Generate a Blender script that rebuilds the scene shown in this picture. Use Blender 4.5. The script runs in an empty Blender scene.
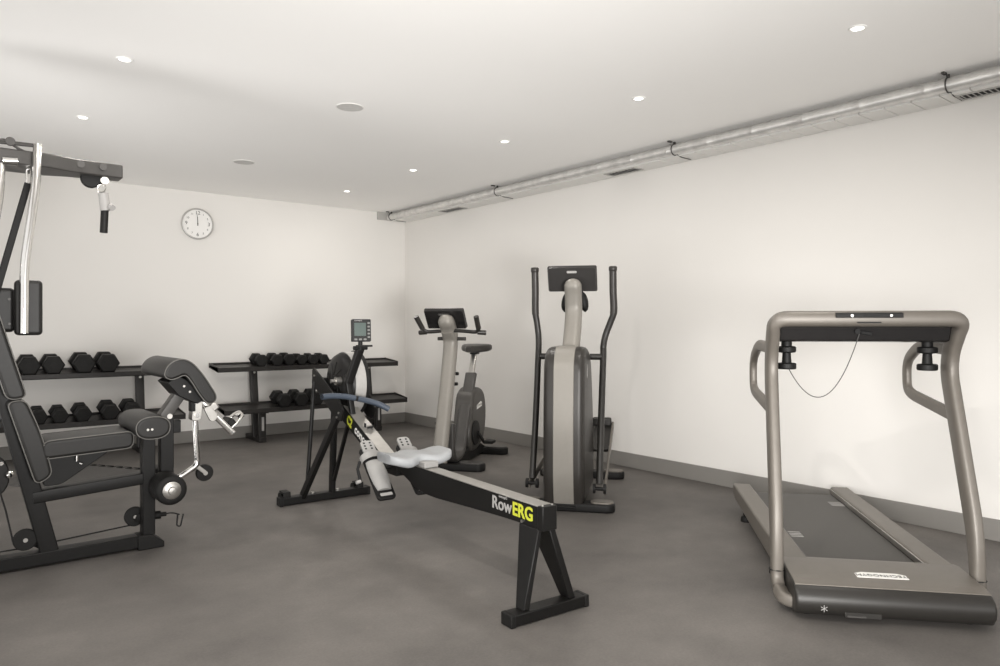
import bpy, bmesh, math, random
from mathutils import Vector, Matrix
PI = math.pi
R = math.radians
random.seed(4)
scene = bpy.context.scene
COL = scene.collection

# ------------------------------------------------------------------ camera, world, light, exposure
cam_data = bpy.data.cameras.new('camera')
cam = bpy.data.objects.new('camera', cam_data)
COL.objects.link(cam)
cam.location = (0, 0, 1.2)
cam.rotation_euler = (R(90), 0, R(-38.5))
cam_data.sensor_width = 36.0
cam_data.lens = 36.0 * 717 / 1000
cam_data.shift_y = -0.007
cam_data.clip_start = 0.05
scene.camera = cam

world = bpy.data.worlds.new('world')
scene.world = world
world.use_nodes = True
wbg = world.node_tree.nodes['Background']
wbg.inputs[0].default_value = (1.0, 0.98, 0.96, 1)
wbg.inputs[1].default_value = 1.0

scene.view_settings.view_transform = 'Standard'
scene.view_settings.look = 'None'
scene.view_settings.gamma = 1
scene.view_settings.exposure = 0.07
scene.view_settings.use_curve_mapping = False
scene.cycles.use_denoising = True
scene.cycles.max_bounces = 12
scene.cycles.diffuse_bounces = 8
scene.cycles.caustics_reflective = False
scene.cycles.caustics_refractive = False


def lamp(name, kind, loc, rot, energy, color=(1, 1, 1), parent=None, **kw):
    d = bpy.data.lights.new(name, kind)
    d.energy = energy
    d.color = color
    for k, v in kw.items():
        setattr(d, k, v)
    o = bpy.data.objects.new(name, d)
    COL.objects.link(o)
    o.location = loc
    o.rotation_euler = rot
    if parent:
        o.parent = parent
    return o


WARM = (1.0, 0.955, 0.90)
# added fill light from made-up openings behind the camera and on the left
lamp('front_fill_light', 'AREA', (1.9, -2.9, 0.7), (R(112), 0, 0), 30, (1.0, 0.98, 0.955),
     shape='RECTANGLE', size=4.6, size_y=1.4)
lamp('left_fill_light', 'AREA', (-2.4, 3.0, 0.45), (R(122), 0, R(-90)), 72, (1.0, 0.98, 0.955),
     shape='RECTANGLE', size=7.6, size_y=1.4)


def fill_spot(name, loc, target, energy, angle, radius=0.4):
    # added unseen spots that brighten the ceiling and the lower right wall
    o = lamp(name, 'SPOT', loc, (0, 0, 0), energy, (1.0, 0.98, 0.955), spot_size=R(angle), spot_blend=1.0, shadow_soft_size=radius)
    o.rotation_euler = (Vector(target) - Vector(loc)).to_track_quat('-Z', 'Y').to_euler()


fill_spot('ceiling_fill_light', (0.0, -2.2, 0.5), (3.0, 5.8, 2.59), 600, 40)
fill_spot('ceiling_fill_light', (0.0, -2.4, 0.3), (2.6, 6.2, 2.59), 400, 30)
fill_spot('ceiling_fill_light', (0.6, -1.6, 1.0), (2.5, 4.6, 2.59), 680, 75)
fill_spot('ceiling_fill_light', (-0.9, 4.0, 0.5), (2.0, 5.0, 2.59), 90, 70)
fill_spot('side_fill_light', (-0.6, -0.6, 0.9), (4.66, 1.9, 0.0), 1000, 44, 0.9)
DL_POWER = 5.6

# ------------------------------------------------------------------ materials
def mat(name, color, rough=0.5, metal=0.0, var=0.06, scale=30.0, bump=0.0, emit=None, spec=0.5, coat=0.0):
    m = bpy.data.materials.new(name)
    m.use_nodes = True
    nt = m.node_tree
    b = nt.nodes['Principled BSDF']
    b.inputs['Metallic'].default_value = metal
    b.inputs['Roughness'].default_value = rough
    b.inputs['Specular IOR Level'].default_value = spec
    b.inputs['Coat Weight'].default_value = coat
    tc = nt.nodes.new('ShaderNodeTexCoord')
    nz = nt.nodes.new('ShaderNodeTexNoise')
    nz.inputs['Scale'].default_value = scale
    nz.inputs['Detail'].default_value = 3
    nt.links.new(tc.outputs['Object'], nz.inputs['Vector'])
    rp = nt.nodes.new('ShaderNodeValToRGB')
    rp.color_ramp.elements[0].position = 0.3
    rp.color_ramp.elements[1].position = 0.7
    c = color
    rp.color_ramp.elements[0].color = (c[0] * (1 - var), c[1] * (1 - var), c[2] * (1 - var), 1)
    rp.color_ramp.elements[1].color = (min(1, c[0] * (1 + var)), min(1, c[1] * (1 + var)), min(1, c[2] * (1 + var)), 1)
    nt.links.new(nz.outputs['Fac'], rp.inputs['Fac'])
    nt.links.new(rp.outputs['Color'], b.inputs['Base Color'])
    if bump:
        bp = nt.nodes.new('ShaderNodeBump')
        bp.inputs['Strength'].default_value = bump
        bp.inputs['Distance'].default_value = 0.002
        n2 = nt.nodes.new('ShaderNodeTexNoise')
        n2.inputs['Scale'].default_value = scale * 8
        nt.links.new(tc.outputs['Object'], n2.inputs['Vector'])
        nt.links.new(n2.outputs['Fac'], bp.inputs['Height'])
        nt.links.new(bp.outputs['Normal'], b.inputs['Normal'])
    if emit:
        b.inputs['Emission Color'].default_value = (emit[0], emit[1], emit[2], 1)
        b.inputs['Emission Strength'].default_value = emit[3]
    return m


M = {}
M['wall'] = mat('wall_paint', (0.725, 0.708, 0.680), 0.85, var=0.008, scale=1.5)
M['ceil'] = mat('ceiling_paint', (0.955, 0.945, 0.925), 0.9, var=0.006, scale=1.2)
M['base'] = mat('baseboard_rubber', (0.215, 0.205, 0.19), 0.55, var=0.03, scale=4)
M['black'] = mat('black_powder_coat', (0.006, 0.0056, 0.0053), 0.42, var=0.15, scale=60, spec=0.28)
M['blackmatte'] = mat('black_plastic', (0.008, 0.0077, 0.0074), 0.55, var=0.1, scale=60, spec=0.28)
M['rubber'] = mat('black_rubber', (0.0078, 0.0074, 0.007), 0.6, var=0.15, scale=80, bump=0.15, spec=0.28)
M['vinyl'] = mat('charcoal_vinyl', (0.0165, 0.0157, 0.0149), 0.42, var=0.08, scale=50, bump=0.12, spec=0.32)
M['piping'] = mat('grey_piping', (0.13, 0.125, 0.115), 0.5)
M['chrome'] = mat('chrome', (0.82, 0.81, 0.79), 0.12, 1.0, var=0.02)
M['steel'] = mat('brushed_steel', (0.52, 0.505, 0.48), 0.33, 1.0, var=0.05)
M['rail'] = mat('rail_steel', (0.42, 0.405, 0.38), 0.42, 0.85, var=0.05)
M['greymetal'] = mat('grey_metal', (0.062, 0.0585, 0.055), 0.42, 0.2, var=0.05)
M['rackmetal'] = mat('rack_charcoal_metal', (0.019, 0.0172, 0.016), 0.42, 0.1, var=0.08, spec=0.35)
M['taupe'] = mat('taupe_metal', (0.150, 0.135, 0.117), 0.42, 0.2, var=0.03)
M['taupedark'] = mat('dark_taupe_plastic', (0.021, 0.0193, 0.0172), 0.40, 0.1, var=0.04)
M['champ'] = mat('champagne_grey_metal', (0.255, 0.24, 0.215), 0.42, 0.12, var=0.02)
M['bronze'] = mat('bronze_grey_plastic', (0.030, 0.027, 0.024), 0.38, 0.15, var=0.03)
M['belt'] = mat('treadmill_belt', (0.068, 0.064, 0.058), 0.6, var=0.06, scale=120, bump=0.1)
M['seat'] = mat('pale_grey_seat', (0.33, 0.34, 0.35), 0.5, var=0.03)
M['paleplastic'] = mat('pale_grey_plastic', (0.30, 0.295, 0.285), 0.5, var=0.03)
M['white'] = mat('white_print', (0.82, 0.81, 0.78), 0.5, var=0.01)
M['silverprint'] = mat('silver_print', (0.36, 0.35, 0.34), 0.5, var=0.01)
M['yellow'] = mat('yellow_print', (0.52, 0.55, 0.04), 0.5, var=0.01)
M['blue'] = mat('blue_grip', (0.048, 0.062, 0.086), 0.5, var=0.06)
M['screen'] = mat('lcd_screen', (0.055, 0.078, 0.070), 0.3, var=0.03, spec=0.3)
M['dark'] = mat('dark_void', (0.008, 0.008, 0.008), 0.8)
M['glassblack'] = mat('black_glass', (0.016, 0.015, 0.015), 0.25, var=0.05)
M['clockface'] = mat('clock_face', (0.80, 0.79, 0.77), 0.4, var=0.01)
M['foil'] = mat('silver_duct_foil', (0.66, 0.65, 0.63), 0.34, 0.45, var=0.12, scale=14, bump=0.3)
M['panel'] = mat('soffit_panel', (0.80, 0.79, 0.765), 0.6, var=0.02, scale=6)
M['grille'] = mat('grille_paint', (0.42, 0.41, 0.39), 0.6, var=0.02)
M['lens'] = mat('lamp_lens', (1, 1, 1), 0.4, emit=(1.0, 0.96, 0.9, 4.0))
M['rimgrey'] = mat('pale_grey_rim', (0.42, 0.41, 0.395), 0.4, 0.2)
M['buttongrey'] = mat('button_grey', (0.13, 0.13, 0.125), 0.5)
M['speakergrey'] = mat('speaker_grille_grey', (0.60, 0.59, 0.57), 0.7)
M['matgrey'] = mat('mat_rubber', (0.085, 0.081, 0.077), 0.7, var=0.1, scale=40)
M['housinggrey'] = mat('bike_housing_grey', (0.055, 0.051, 0.046), 0.4, 0.1, var=0.03)
M['consolegrey'] = mat('console_grey_plastic', (0.036, 0.034, 0.033), 0.4, 0.1, var=0.03)
M['wire'] = mat('grey_cable', (0.06, 0.058, 0.055), 0.5)
M['red'] = mat('red_print', (0.35, 0.09, 0.08), 0.5)


LIGHT_PATCH_SHIFT = 13.0  # shifts the painted light so the front floor is lighter, the back darker


def floor_material():
    m = bpy.data.materials.new('rubber_floor')
    m.use_nodes = True
    nt = m.node_tree
    b = nt.nodes['Principled BSDF']
    b.inputs['Roughness'].default_value = 0.6
    b.inputs['Specular IOR Level'].default_value = 0.4
    tc = nt.nodes.new('ShaderNodeTexCoord')

    def noise(scale, detail, rough=0.6):
        n = nt.nodes.new('ShaderNodeTexNoise')
        n.inputs['Scale'].default_value = scale
        n.inputs['Detail'].default_value = detail
        n.inputs['Roughness'].default_value = rough
        nt.links.new(tc.outputs['Object'], n.inputs['Vector'])
        return n

    def ramp(src, p0, p1, c0, c1):
        r = nt.nodes.new('ShaderNodeValToRGB')
        r.color_ramp.elements[0].position = p0
        r.color_ramp.elements[1].position = p1
        r.color_ramp.elements[0].color = (*c0, 1)
        r.color_ramp.elements[1].color = (*c1, 1)
        nt.links.new(src.outputs['Fac'], r.inputs['Fac'])
        return r

    def mix(kind, fac, a, bb):
        x = nt.nodes.new('ShaderNodeMixRGB')
        x.blend_type = kind
        x.inputs[0].default_value = fac
        nt.links.new(a.outputs[0], x.inputs[1])
        nt.links.new(bb.outputs[0], x.inputs[2])
        return x
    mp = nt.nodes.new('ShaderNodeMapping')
    mp.inputs['Location'].default_value = (LIGHT_PATCH_SHIFT, 1.7, 0)
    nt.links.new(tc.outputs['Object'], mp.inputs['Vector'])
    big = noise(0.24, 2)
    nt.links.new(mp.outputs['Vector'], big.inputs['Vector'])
    light_patch = ramp(big, 0.36, 0.64, (0.80, 0.80, 0.80), (1.22, 1.22, 1.22))  # broad tone that paints the floor's light falloff into its colour
    cloud = ramp(noise(0.9, 5), 0.32, 0.70, (0.092, 0.085, 0.079), (0.155, 0.143, 0.132))
    blot = ramp(noise(3.2, 6, 0.65), 0.35, 0.72, (0.85, 0.85, 0.85), (1.10, 1.095, 1.09))
    fine = ramp(noise(90, 2), 0.35, 0.65, (0.93, 0.93, 0.93), (1.06, 1.06, 1.06))
    dust = ramp(noise(7.5, 7, 0.7), 0.60, 0.80, (1.0, 1.0, 1.0), (1.22, 1.2, 1.17))
    out = mix('MULTIPLY', 1, light_patch, mix('MULTIPLY', 1, mix('MULTIPLY', 1, mix('MULTIPLY', 1, cloud, blot), fine), dust))
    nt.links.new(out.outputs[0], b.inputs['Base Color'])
    bp = nt.nodes.new('ShaderNodeBump')
    bp.inputs['Strength'].default_value = 0.12
    bp.inputs['Distance'].default_value = 0.002
    nn = noise(160, 2)
    nt.links.new(nn.outputs['Fac'], bp.inputs['Height'])
    nt.links.new(bp.outputs['Normal'], b.inputs['Normal'])
    return m


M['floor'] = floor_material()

# ------------------------------------------------------------------ geometry helpers
def V(*a):
    return Vector(a[0] if len(a) == 1 else a)


def circ(r, n=14):
    return [(r * math.cos(2 * PI * i / n), r * math.sin(2 * PI * i / n)) for i in range(n)]


def ell(a, b, n=18):
    return [(a * math.cos(2 * PI * i / n), b * math.sin(2 * PI * i / n)) for i in range(n)]


def rrect(w, h, r, n=4):
    """rounded rectangle outline, w x h, centred"""
    r = min(r, w / 2 - 1e-4, h / 2 - 1e-4)
    out = []
    for cx, cy, a0 in ((w / 2 - r, h / 2 - r, 0), (-w / 2 + r, h / 2 - r, 90), (-w / 2 + r, -h / 2 + r, 180), (w / 2 - r, -h / 2 + r, 270)):
        for i in range(n + 1):
            a = R(a0 + 90 * i / n)
            out.append((cx + r * math.cos(a), cy + r * math.sin(a)))
    return out


def fillet(pts, rad, n=6):
    """round the inner corners of a 3D polyline"""
    pts = [V(p) for p in pts]
    out = [pts[0]]
    for i in range(1, len(pts) - 1):
        a, p, b = pts[i - 1], pts[i], pts[i + 1]
        r = rad[i - 1] if isinstance(rad, (list, tuple)) else rad
        da, db = (a - p), (b - p)
        la, lb = da.length, db.length
        t = min(r, la * 0.49, lb * 0.49)
        p0, p1 = p + da / la * t, p + db / lb * t
        for k in range(n + 1):
            u = k / n
            out.append(p0 * (1 - u) ** 2 + p * 2 * u * (1 - u) + p1 * u * u)
    out.append(pts[-1])
    return out


def smooth_path(pts, n=6):
    """Catmull-Rom through the points"""
    pts = [V(p) for p in pts]
    P = [pts[0] * 2 - pts[1]] + pts + [pts[-1] * 2 - pts[-2]]
    out = []
    for i in range(1, len(P) - 2):
        p0, p1, p2, p3 = P[i - 1:i + 3]
        for k in range(n):
            t = k / n
            out.append(0.5 * ((2 * p1) + (p2 - p0) * t + (2 * p0 - 5 * p1 + 4 * p2 - p3) * t * t + (3 * p1 - p0 - 3 * p2 + p3) * t ** 3))
    out.append(pts[-1])
    return out


def add_dome(path, r, n=6):
    """extend a path by r so that its end can be rounded off; returns path and scale list"""
    d = (path[-1] - path[-2]).normalized()
    sc = [1.0] * len(path)
    e = path[-1].copy()
    for k in range(1, n + 1):
        a = R(86) * k / n
        path.append(e + d * (r * math.sin(a)))
        sc.append(math.cos(a))
    return path, sc


class MB:
    def __init__(self):
        self.bm = bmesh.new()

    def face(self, vs):
        try:
            self.bm.faces.new(vs)
        except ValueError:
            pass

    def loft(self, rings, closed_path=False, cap=True):
        rv = [[self.bm.verts.new(p) for p in r] for r in rings]
        n = len(rv[0])
        m = len(rv)
        for i in range(m if closed_path else m - 1):
            a, b = rv[i], rv[(i + 1) % m]
            for k in range(n):
                self.face((a[k], a[(k + 1) % n], b[(k + 1) % n], b[k]))
        if cap and not closed_path:
            self.face(list(reversed(rv[0])))
            self.face(rv[-1])
        return self

    def box(self, x0, x1, y0, y1, z0, z1):
        return self.loft([[(x0, y0, z0), (x1, y0, z0), (x1, y1, z0), (x0, y1, z0)],
                          [(x0, y0, z1), (x1, y0, z1), (x1, y1, z1), (x0, y1, z1)]])

    def obox(self, c, size, mtx=None):
        mtx = mtx or Matrix.Identity(3)
        c = V(c)
        hx, hy, hz = (s / 2 for s in size)
        f = lambda x, y, z: c + mtx @ V(x, y, z)
        return self.loft([[f(-hx, -hy, -hz), f(hx, -hy, -hz), f(hx, hy, -hz), f(-hx, hy, -hz)],
                          [f(-hx, -hy, hz), f(hx, -hy, hz), f(hx, hy, hz), f(-hx, hy, hz)]])

    def prism(self, pts, axis, a0, a1):
        """2D outline extruded along an axis. axis 'x': pts are (y,z); 'y': (x,z); 'z': (x,y)"""
        def f(p, a):
            return {'x': (a, p[0], p[1]), 'y': (p[0], a, p[1]), 'z': (p[0], p[1], a)}[axis]
        return self.loft([[f(p, a0) for p in pts], [f(p, a1) for p in pts]])

    def bprism(self, pts, axis, a0, a1, b=0.01, n=3):
        """prism whose two ends are rounded off by b (outline shrinks towards its centre)"""
        cx = sum(p[0] for p in pts) / len(pts)
        cy = sum(p[1] for p in pts) / len(pts)

        def f(p, a):
            return {'x': (a, p[0], p[1]), 'y': (p[0], a, p[1]), 'z': (p[0], p[1], a)}[axis]
        # offset along vertex normals
        N = len(pts)
        area = sum(pts[i][0] * pts[(i + 1) % N][1] - pts[(i + 1) % N][0] * pts[i][1] for i in range(N))
        sg = 1 if area > 0 else -1
        nor = []
        for i in range(N):
            a, p, c = V(*pts[i - 1], 0), V(*pts[i], 0), V(*pts[(i + 1) % N], 0)
            e = ((p - a).normalized() + (c - p).normalized())
            e = e.normalized() if e.length > 1e-6 else V(1, 0, 0)
            nor.append((-e.y * sg, e.x * sg))
        rings = []
        sgn = 1 if a1 > a0 else -1
        oi = b * 1.08
        rings.append([f((pts[i][0] + nor[i][0] * oi, pts[i][1] + nor[i][1] * oi), a0) for i in range(N)])
        for k in range(n + 1):
            t = PI / 2 * k / n
            off = b * (1 - math.sin(t))
            d = b * (1 - math.cos(t))
            rings.append([f((pts[i][0] + nor[i][0] * off, pts[i][1] + nor[i][1] * off), a0 + sgn * d) for i in range(N)])
        for k in range(n, -1, -1):
            t = PI / 2 * k / n
            off = b * (1 - math.sin(t))
            d = b * (1 - math.cos(t))
            rings.append([f((pts[i][0] + nor[i][0] * off, pts[i][1] + nor[i][1] * off), a1 - sgn * d) for i in range(N)])
        rings.append([f((pts[i][0] + nor[i][0] * oi, pts[i][1] + nor[i][1] * oi), a1) for i in range(N)])
        return self.loft(rings)

    def sweep(self, path, profile, side=None, closed=False, scale=None, cap=True):
        """profile (a,b): a along the side vector, b along tangent x side"""
        path = [V(p) for p in path]
        m = len(path)
        rings = []
        prev = None
        for i, p in enumerate(path):
            if closed:
                t = (path[(i + 1) % m] - path[i - 1]).normalized()
            else:
                t = (path[min(i + 1, m - 1)] - path[max(i - 1, 0)]).normalized()
            if side is not None:
                s = V(side)
            elif prev is not None:
                s = prev
            else:
                s = V(1, 0, 0) if abs(t.x) < 0.8 else V(0, 1, 0)
            s = s - t * s.dot(t)
            if s.length < 1e-5:
                s = t.orthogonal()
            s.normalize()
            prev = s
            u = t.cross(s).normalized()
            sc = scale[i] if scale else 1.0
            rings.append([p + s * a * sc + u * b * sc for a, b in profile])
        return self.loft(rings, closed_path=closed, cap=cap)

    def tube(self, path, r, n=12, closed=False):
        return self.sweep(path, circ(r, n), closed=closed)

    def cyl(self, p0, p1, r0, r1=None, n=20):
        r1 = r0 if r1 is None else r1
        p0, p1 = V(p0), V(p1)
        t = (p1 - p0).normalized()
        s = t.orthogonal().normalized()
        u = t.cross(s)
        rings = []
        for p, r in ((p0, r0), (p1, r1)):
            rings.append([p + s * r * math.cos(2 * PI * k / n) + u * r * math.sin(2 * PI * k / n) for k in range(n)])
        return self.loft(rings)

    def lathe(self, prof, o, axis=(0, 0, 1), n=28):
        """prof: (radius, height) list"""
        o = V(o)
        t = V(axis).normalized()
        s = t.orthogonal().normalized()
        u = t.cross(s)
        return self.loft([[o + t * h + (s * math.cos(2 * PI * k / n) + u * math.sin(2 * PI * k / n)) * max(r, 1e-4) for k in range(n)] for r, h in prof])

    def ring(self, o, axis, R_, r, n=28, m=10):
        o = V(o)
        t = V(axis).normalized()
        s = t.orthogonal().normalized()
        u = t.cross(s)
        return self.tube([o + (s * math.cos(2 * PI * k / n) + u * math.sin(2 * PI * k / n)) * R_ for k in range(n)], r, m, closed=True)

    def text(self, body, size, o, right, up, depth=0.0012, align='CENTER', offset=0.0, shear=0.0, sx=1.0):
        c = bpy.data.curves.new('lettering', 'FONT')
        c.body = body
        c.size = size
        c.align_x = align
        c.align_y = 'CENTER'
        c.extrude = depth
        c.offset = offset
        c.shear = shear
        c.resolution_u = 3
        t = bpy.data.objects.new('lettering', c)
        COL.objects.link(t)
        dg = bpy.context.evaluated_depsgraph_get()
        me = bpy.data.meshes.new_from_object(t.evaluated_get(dg))
        bpy.data.objects.remove(t)
        bpy.data.curves.remove(c)
        r_, u_ = V(right).normalized(), V(up).normalized()
        n_ = r_.cross(u_)
        o = V(o)
        vs = [self.bm.verts.new(o + r_ * v.co.x * sx + u_ * v.co.y + n_ * v.co.z) for v in me.vertices]
        for p in me.polygons:
            self.face([vs[i] for i in p.vertices])
        bpy.data.meshes.remove(me)
        return self

    def build(self, name, m, parent=None, bevel=0.0, seg=2, sharp=35, loc=None):
        bm = self.bm
        bmesh.ops.recalc_face_normals(bm, faces=bm.faces[:])
        me = bpy.data.meshes.new(name)
        bm.to_mesh(me)
        bm.free()
        for p in me.polygons:
            p.use_smooth = True
        me.set_sharp_from_angle(angle=R(sharp))
        me.materials.append(m)
        o = bpy.data.objects.new(name, me)
        COL.objects.link(o)
        if parent:
            o.parent = parent
        if loc:
            o.location = loc
        if bevel:
            b = o.modifiers.new('bevel', 'BEVEL')
            b.width = bevel
            b.segments = seg
            b.limit_method = 'ANGLE'
            b.angle_limit = R(40)
            b.harden_normals = False
        return o


def tag(o, label=None, cat=None, group=None, kind=None):
    if label:
        o['label'] = label
    if cat:
        o['category'] = cat
    if group:
        o['group'] = group
    if kind:
        o['kind'] = kind
    return o


def thing(name, loc, rz, label, cat, group=None):
    o = bpy.data.objects.new(name, None)
    o.empty_display_size = 0.1
    COL.objects.link(o)
    o.location = loc
    o.rotation_euler = (0, 0, rz)
    return tag(o, label, cat, group)


def kids(o):
    return [c for c in o.children]


def dup(root, loc, rz=None, label=None, scale=None):
    r = root.copy()
    COL.objects.link(r)
    r.location = loc
    if rz is not None:
        r.rotation_euler = rz if isinstance(rz, (tuple, list)) else (0, 0, rz)
    if scale:
        r.scale = scale
    if label:
        r['label'] = label
    for ch in kids(root):
        c = ch.copy()
        COL.objects.link(c)
        c.parent = r
        for g in kids(ch):
            d = g.copy()
            COL.objects.link(d)
            d.parent = c
    return r


def structure(o):
    o['kind'] = 'structure'
    return o


# ------------------------------------------------------------------ the room
XL, XR, YF, YB, ZC = -1.15, 4.66, -2.6, 7.77, 2.59
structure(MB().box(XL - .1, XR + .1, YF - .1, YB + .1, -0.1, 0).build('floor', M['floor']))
structure(MB().box(XL - .1, XR + .1, YF - .1, YB + .1, ZC, ZC + 0.1).build('ceiling', M['ceil']))
structure(MB().box(XL - .1, XR + .1, YB, YB + 0.1, 0, ZC).build('wall_back', M['wall']))
structure(MB().box(XR, XR + 0.1, YF - .1, YB, 0, ZC).build('wall_right', M['wall']))
# the unseen sides have made-up openings that let the world and added fill in
w = MB()
w.box(XL, -0.6, YF - 0.1, YF, 0, ZC).box(4.4, XR, YF - 0.1, YF, 0, ZC).box(-0.6, 4.4, YF - 0.1, YF, 2.3, ZC)
structure(w.build('wall_front', M['wall']))
w = MB()
w.box(XL - 0.1, XL, YF - .1, -0.6, 0, ZC).box(XL - 0.1, XL, 7.0, YB, 0, ZC).box(XL - 0.1, XL, -0.6, 7.0, 2.3, ZC)
structure(w.build('wall_left', M['wall']))
structure(MB().box(XL, XR - 0.012, YB - 0.012, YB, 0, 0.122).build('baseboard_back', M['base'], bevel=0.003))
structure(MB().box(XR - 0.012, XR, YF, YB, 0, 0.122).build('baseboard_right', M['base'], bevel=0.003))

# soffit panel against the right wall, its plank joints and the end plate at the back wall
pm = MB()
y = YF
joints = [1.62 + 0.15 * k for k in range(12)]
edges = [YF] + [1.02, 1.17, 1.32, 1.47] + joints + [3.6, 4.4, 5.2, 6.0, 6.8] + [YB - 0.02]
for a, b in zip(edges[:-1], edges[1:]):
    pm.box(4.452, XR - 0.002, a + 0.004, b - 0.004, 2.492, ZC - 0.001)
structure(pm.build('trim_1', M['panel'], bevel=0.0015, seg=1))
structure(MB().box(4.265, XR, YB - 0.02, YB, 2.497, ZC).build('trim_2', M['grille'], bevel=0.002))

# the round silver duct that runs along the soffit
duct = thing('air_duct', (4.405, 2.6, 2.531), 0, 'long silver foil duct running under the ceiling along the right wall', 'duct')
prof = circ(0.038, 16)
dm = MB()
path, scl = [], []
yy = YF - 2.6
k = 0
while yy < YB - 0.03 - 2.6:
    path.append((0, yy, 0)); scl.append(1.0)
    if k % 6 == 5:
        for dy, s in ((0.004, 1.05), (0.012, 1.05), (0.016, 1.0)):
            path.append((0, yy + dy, 0)); scl.append(s)
    yy += 0.06
    k += 1
dm.sweep(path, prof, side=(1, 0, 0), scale=scl)
dm.build('pipe', M['foil'], duct, sharp=60)
for yb in (1.56, 3.42, 5.58, 7.66):
    s = MB()
    s.ring((0, yb - 2.6, 0), (0, 1, 0), 0.041, 0.004, 20, 6)
    s.box(-0.006, 0.006, yb - 2.608, yb - 2.592, 0.038, 0.059)
    s.box(-0.075, -0.035, yb - 2.608, yb - 2.592, 0.048, 0.058)
    s.tube([(0.03, yb - 2.6, -0.03), (0.08, yb - 2.6, -0.043), (0.2, yb - 2.6, -0.045)], 0.0035, 6)
    s.build('strap', M['greymetal'], duct)


def vent(name, x0, x1, y0, y1, n, label):
    t = thing(name, ((x0 + x1) / 2, (y0 + y1) / 2, 2.492), 0, label, 'vent', 'air grilles in the soffit')
    hx, hy = (x1 - x0) / 2, (y1 - y0) / 2
    f = MB()
    b = 0.012
    f.box(-hx, hx, -hy, -hy + b, -0.007, 0).box(-hx, hx, hy - b, hy, -0.007, 0)
    f.box(-hx, -hx + b, -hy + b, hy - b, -0.007, 0).box(hx - b, hx, -hy + b, hy - b, -0.007, 0)
    f.build('frame', M['grille'], t)
    MB().box(-hx + b, hx - b, -hy + b, hy - b, -0.002, 0).build('backing', M['dark'], t)
    s = MB()
    for i in range(n):
        yy = -hy + b + (2 * hy - 2 * b) * (i + 0.5) / n
        s.obox((0, yy, -0.004), (2 * hx - 2 * b, (2 * hy - 2 * b) / n * 0.5, 0.002), Matrix.Rotation(R(25), 3, 'X'))
    s.build('louvres', M['grille'], t)


vent('air_grille', 4.50, 4.61, 1.0, 1.56, 20, 'dark slotted air grille in the soffit, nearest the camera above the treadmill')
vent('air_grille', 4.48, 4.60, 3.88, 4.22, 9, 'slotted air grille in the soffit above the elliptical trainer')
vent('air_grille', 4.48, 4.60, 6.35, 6.75, 9, 'small faint air grille in the soffit nearest the back corner')


# downlights and ceiling speakers
def downlight(x, y, label):
    t = thing('recessed_downlight', (x, y, ZC), 0, label, 'ceiling light', 'recessed downlights')
    MB().lathe([(0.027, -0.001), (0.028, -0.005), (0.038, -0.004), (0.041, -0.0005)], (0, 0, 0)).build('trim_ring', M['ceil'], t)
    MB().lathe([(0.0, -0.003), (0.027, -0.003), (0.027, -0.001), (0.0, -0.001)], (0, 0, 0)).build('lens', M['lens'], t)
    lamp('downlight_lamp', 'AREA', (0, 0, -0.012), (0, 0, 0), DL_POWER, WARM, t, shape='DISK', size=0.09)


downlight(0.795, 4.14, 'lit recessed downlight above the multi-gym, larger of the two on the left')
downlight(0.798, 5.458, 'lit recessed downlight above the left dumbbell rack, smaller of the two on the left')
downlight(3.385, 1.578, 'lit recessed downlight nearest the camera, at the top right of the ceiling')
downlight(3.385, 2.897, 'lit recessed downlight in the right row, second from the camera')
downlight(3.385, 4.20, 'lit recessed downlight in the right row, third from the camera')
downlight(3.37, 5.48, 'lit recessed downlight in the right row, fourth from the camera')
downlight(3.363, 6.76, 'faint lit recessed downlight in the right row, nearest the back wall')
# unseen lamps continuing the left row, the first boosted to brighten the front floor
for xx, yy, pw in ((0.795, 1.55, 32.0), (0.795, 2.85, 3.6)):
    lamp('downlight_lamp', 'AREA', (xx, yy, ZC - 0.012), (0, 0, 0), pw, WARM, None, shape='DISK', size=0.09)


def speaker(x, y, label):
    t = thing('ceiling_speaker', (x, y, ZC), 0, label, 'speaker', 'round ceiling speakers')
    MB().lathe([(0.080, -0.0005), (0.081, -0.004), (0.086, -0.0035), (0.088, -0.0005)], (0, 0, 0)).build('rim', M['panel'], t)
    MB().lathe([(0.0, -0.0045), (0.080, -0.004), (0.080, -0.001), (0.0, -0.001)], (0, 0, 0)).build('grille', M['speakergrey'], t)


speaker(2.088, 4.154, 'round white ceiling speaker, nearer and larger of the two flat discs')
speaker(2.085, 6.107, 'round white ceiling speaker, farther and smaller of the two flat discs')

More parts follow.
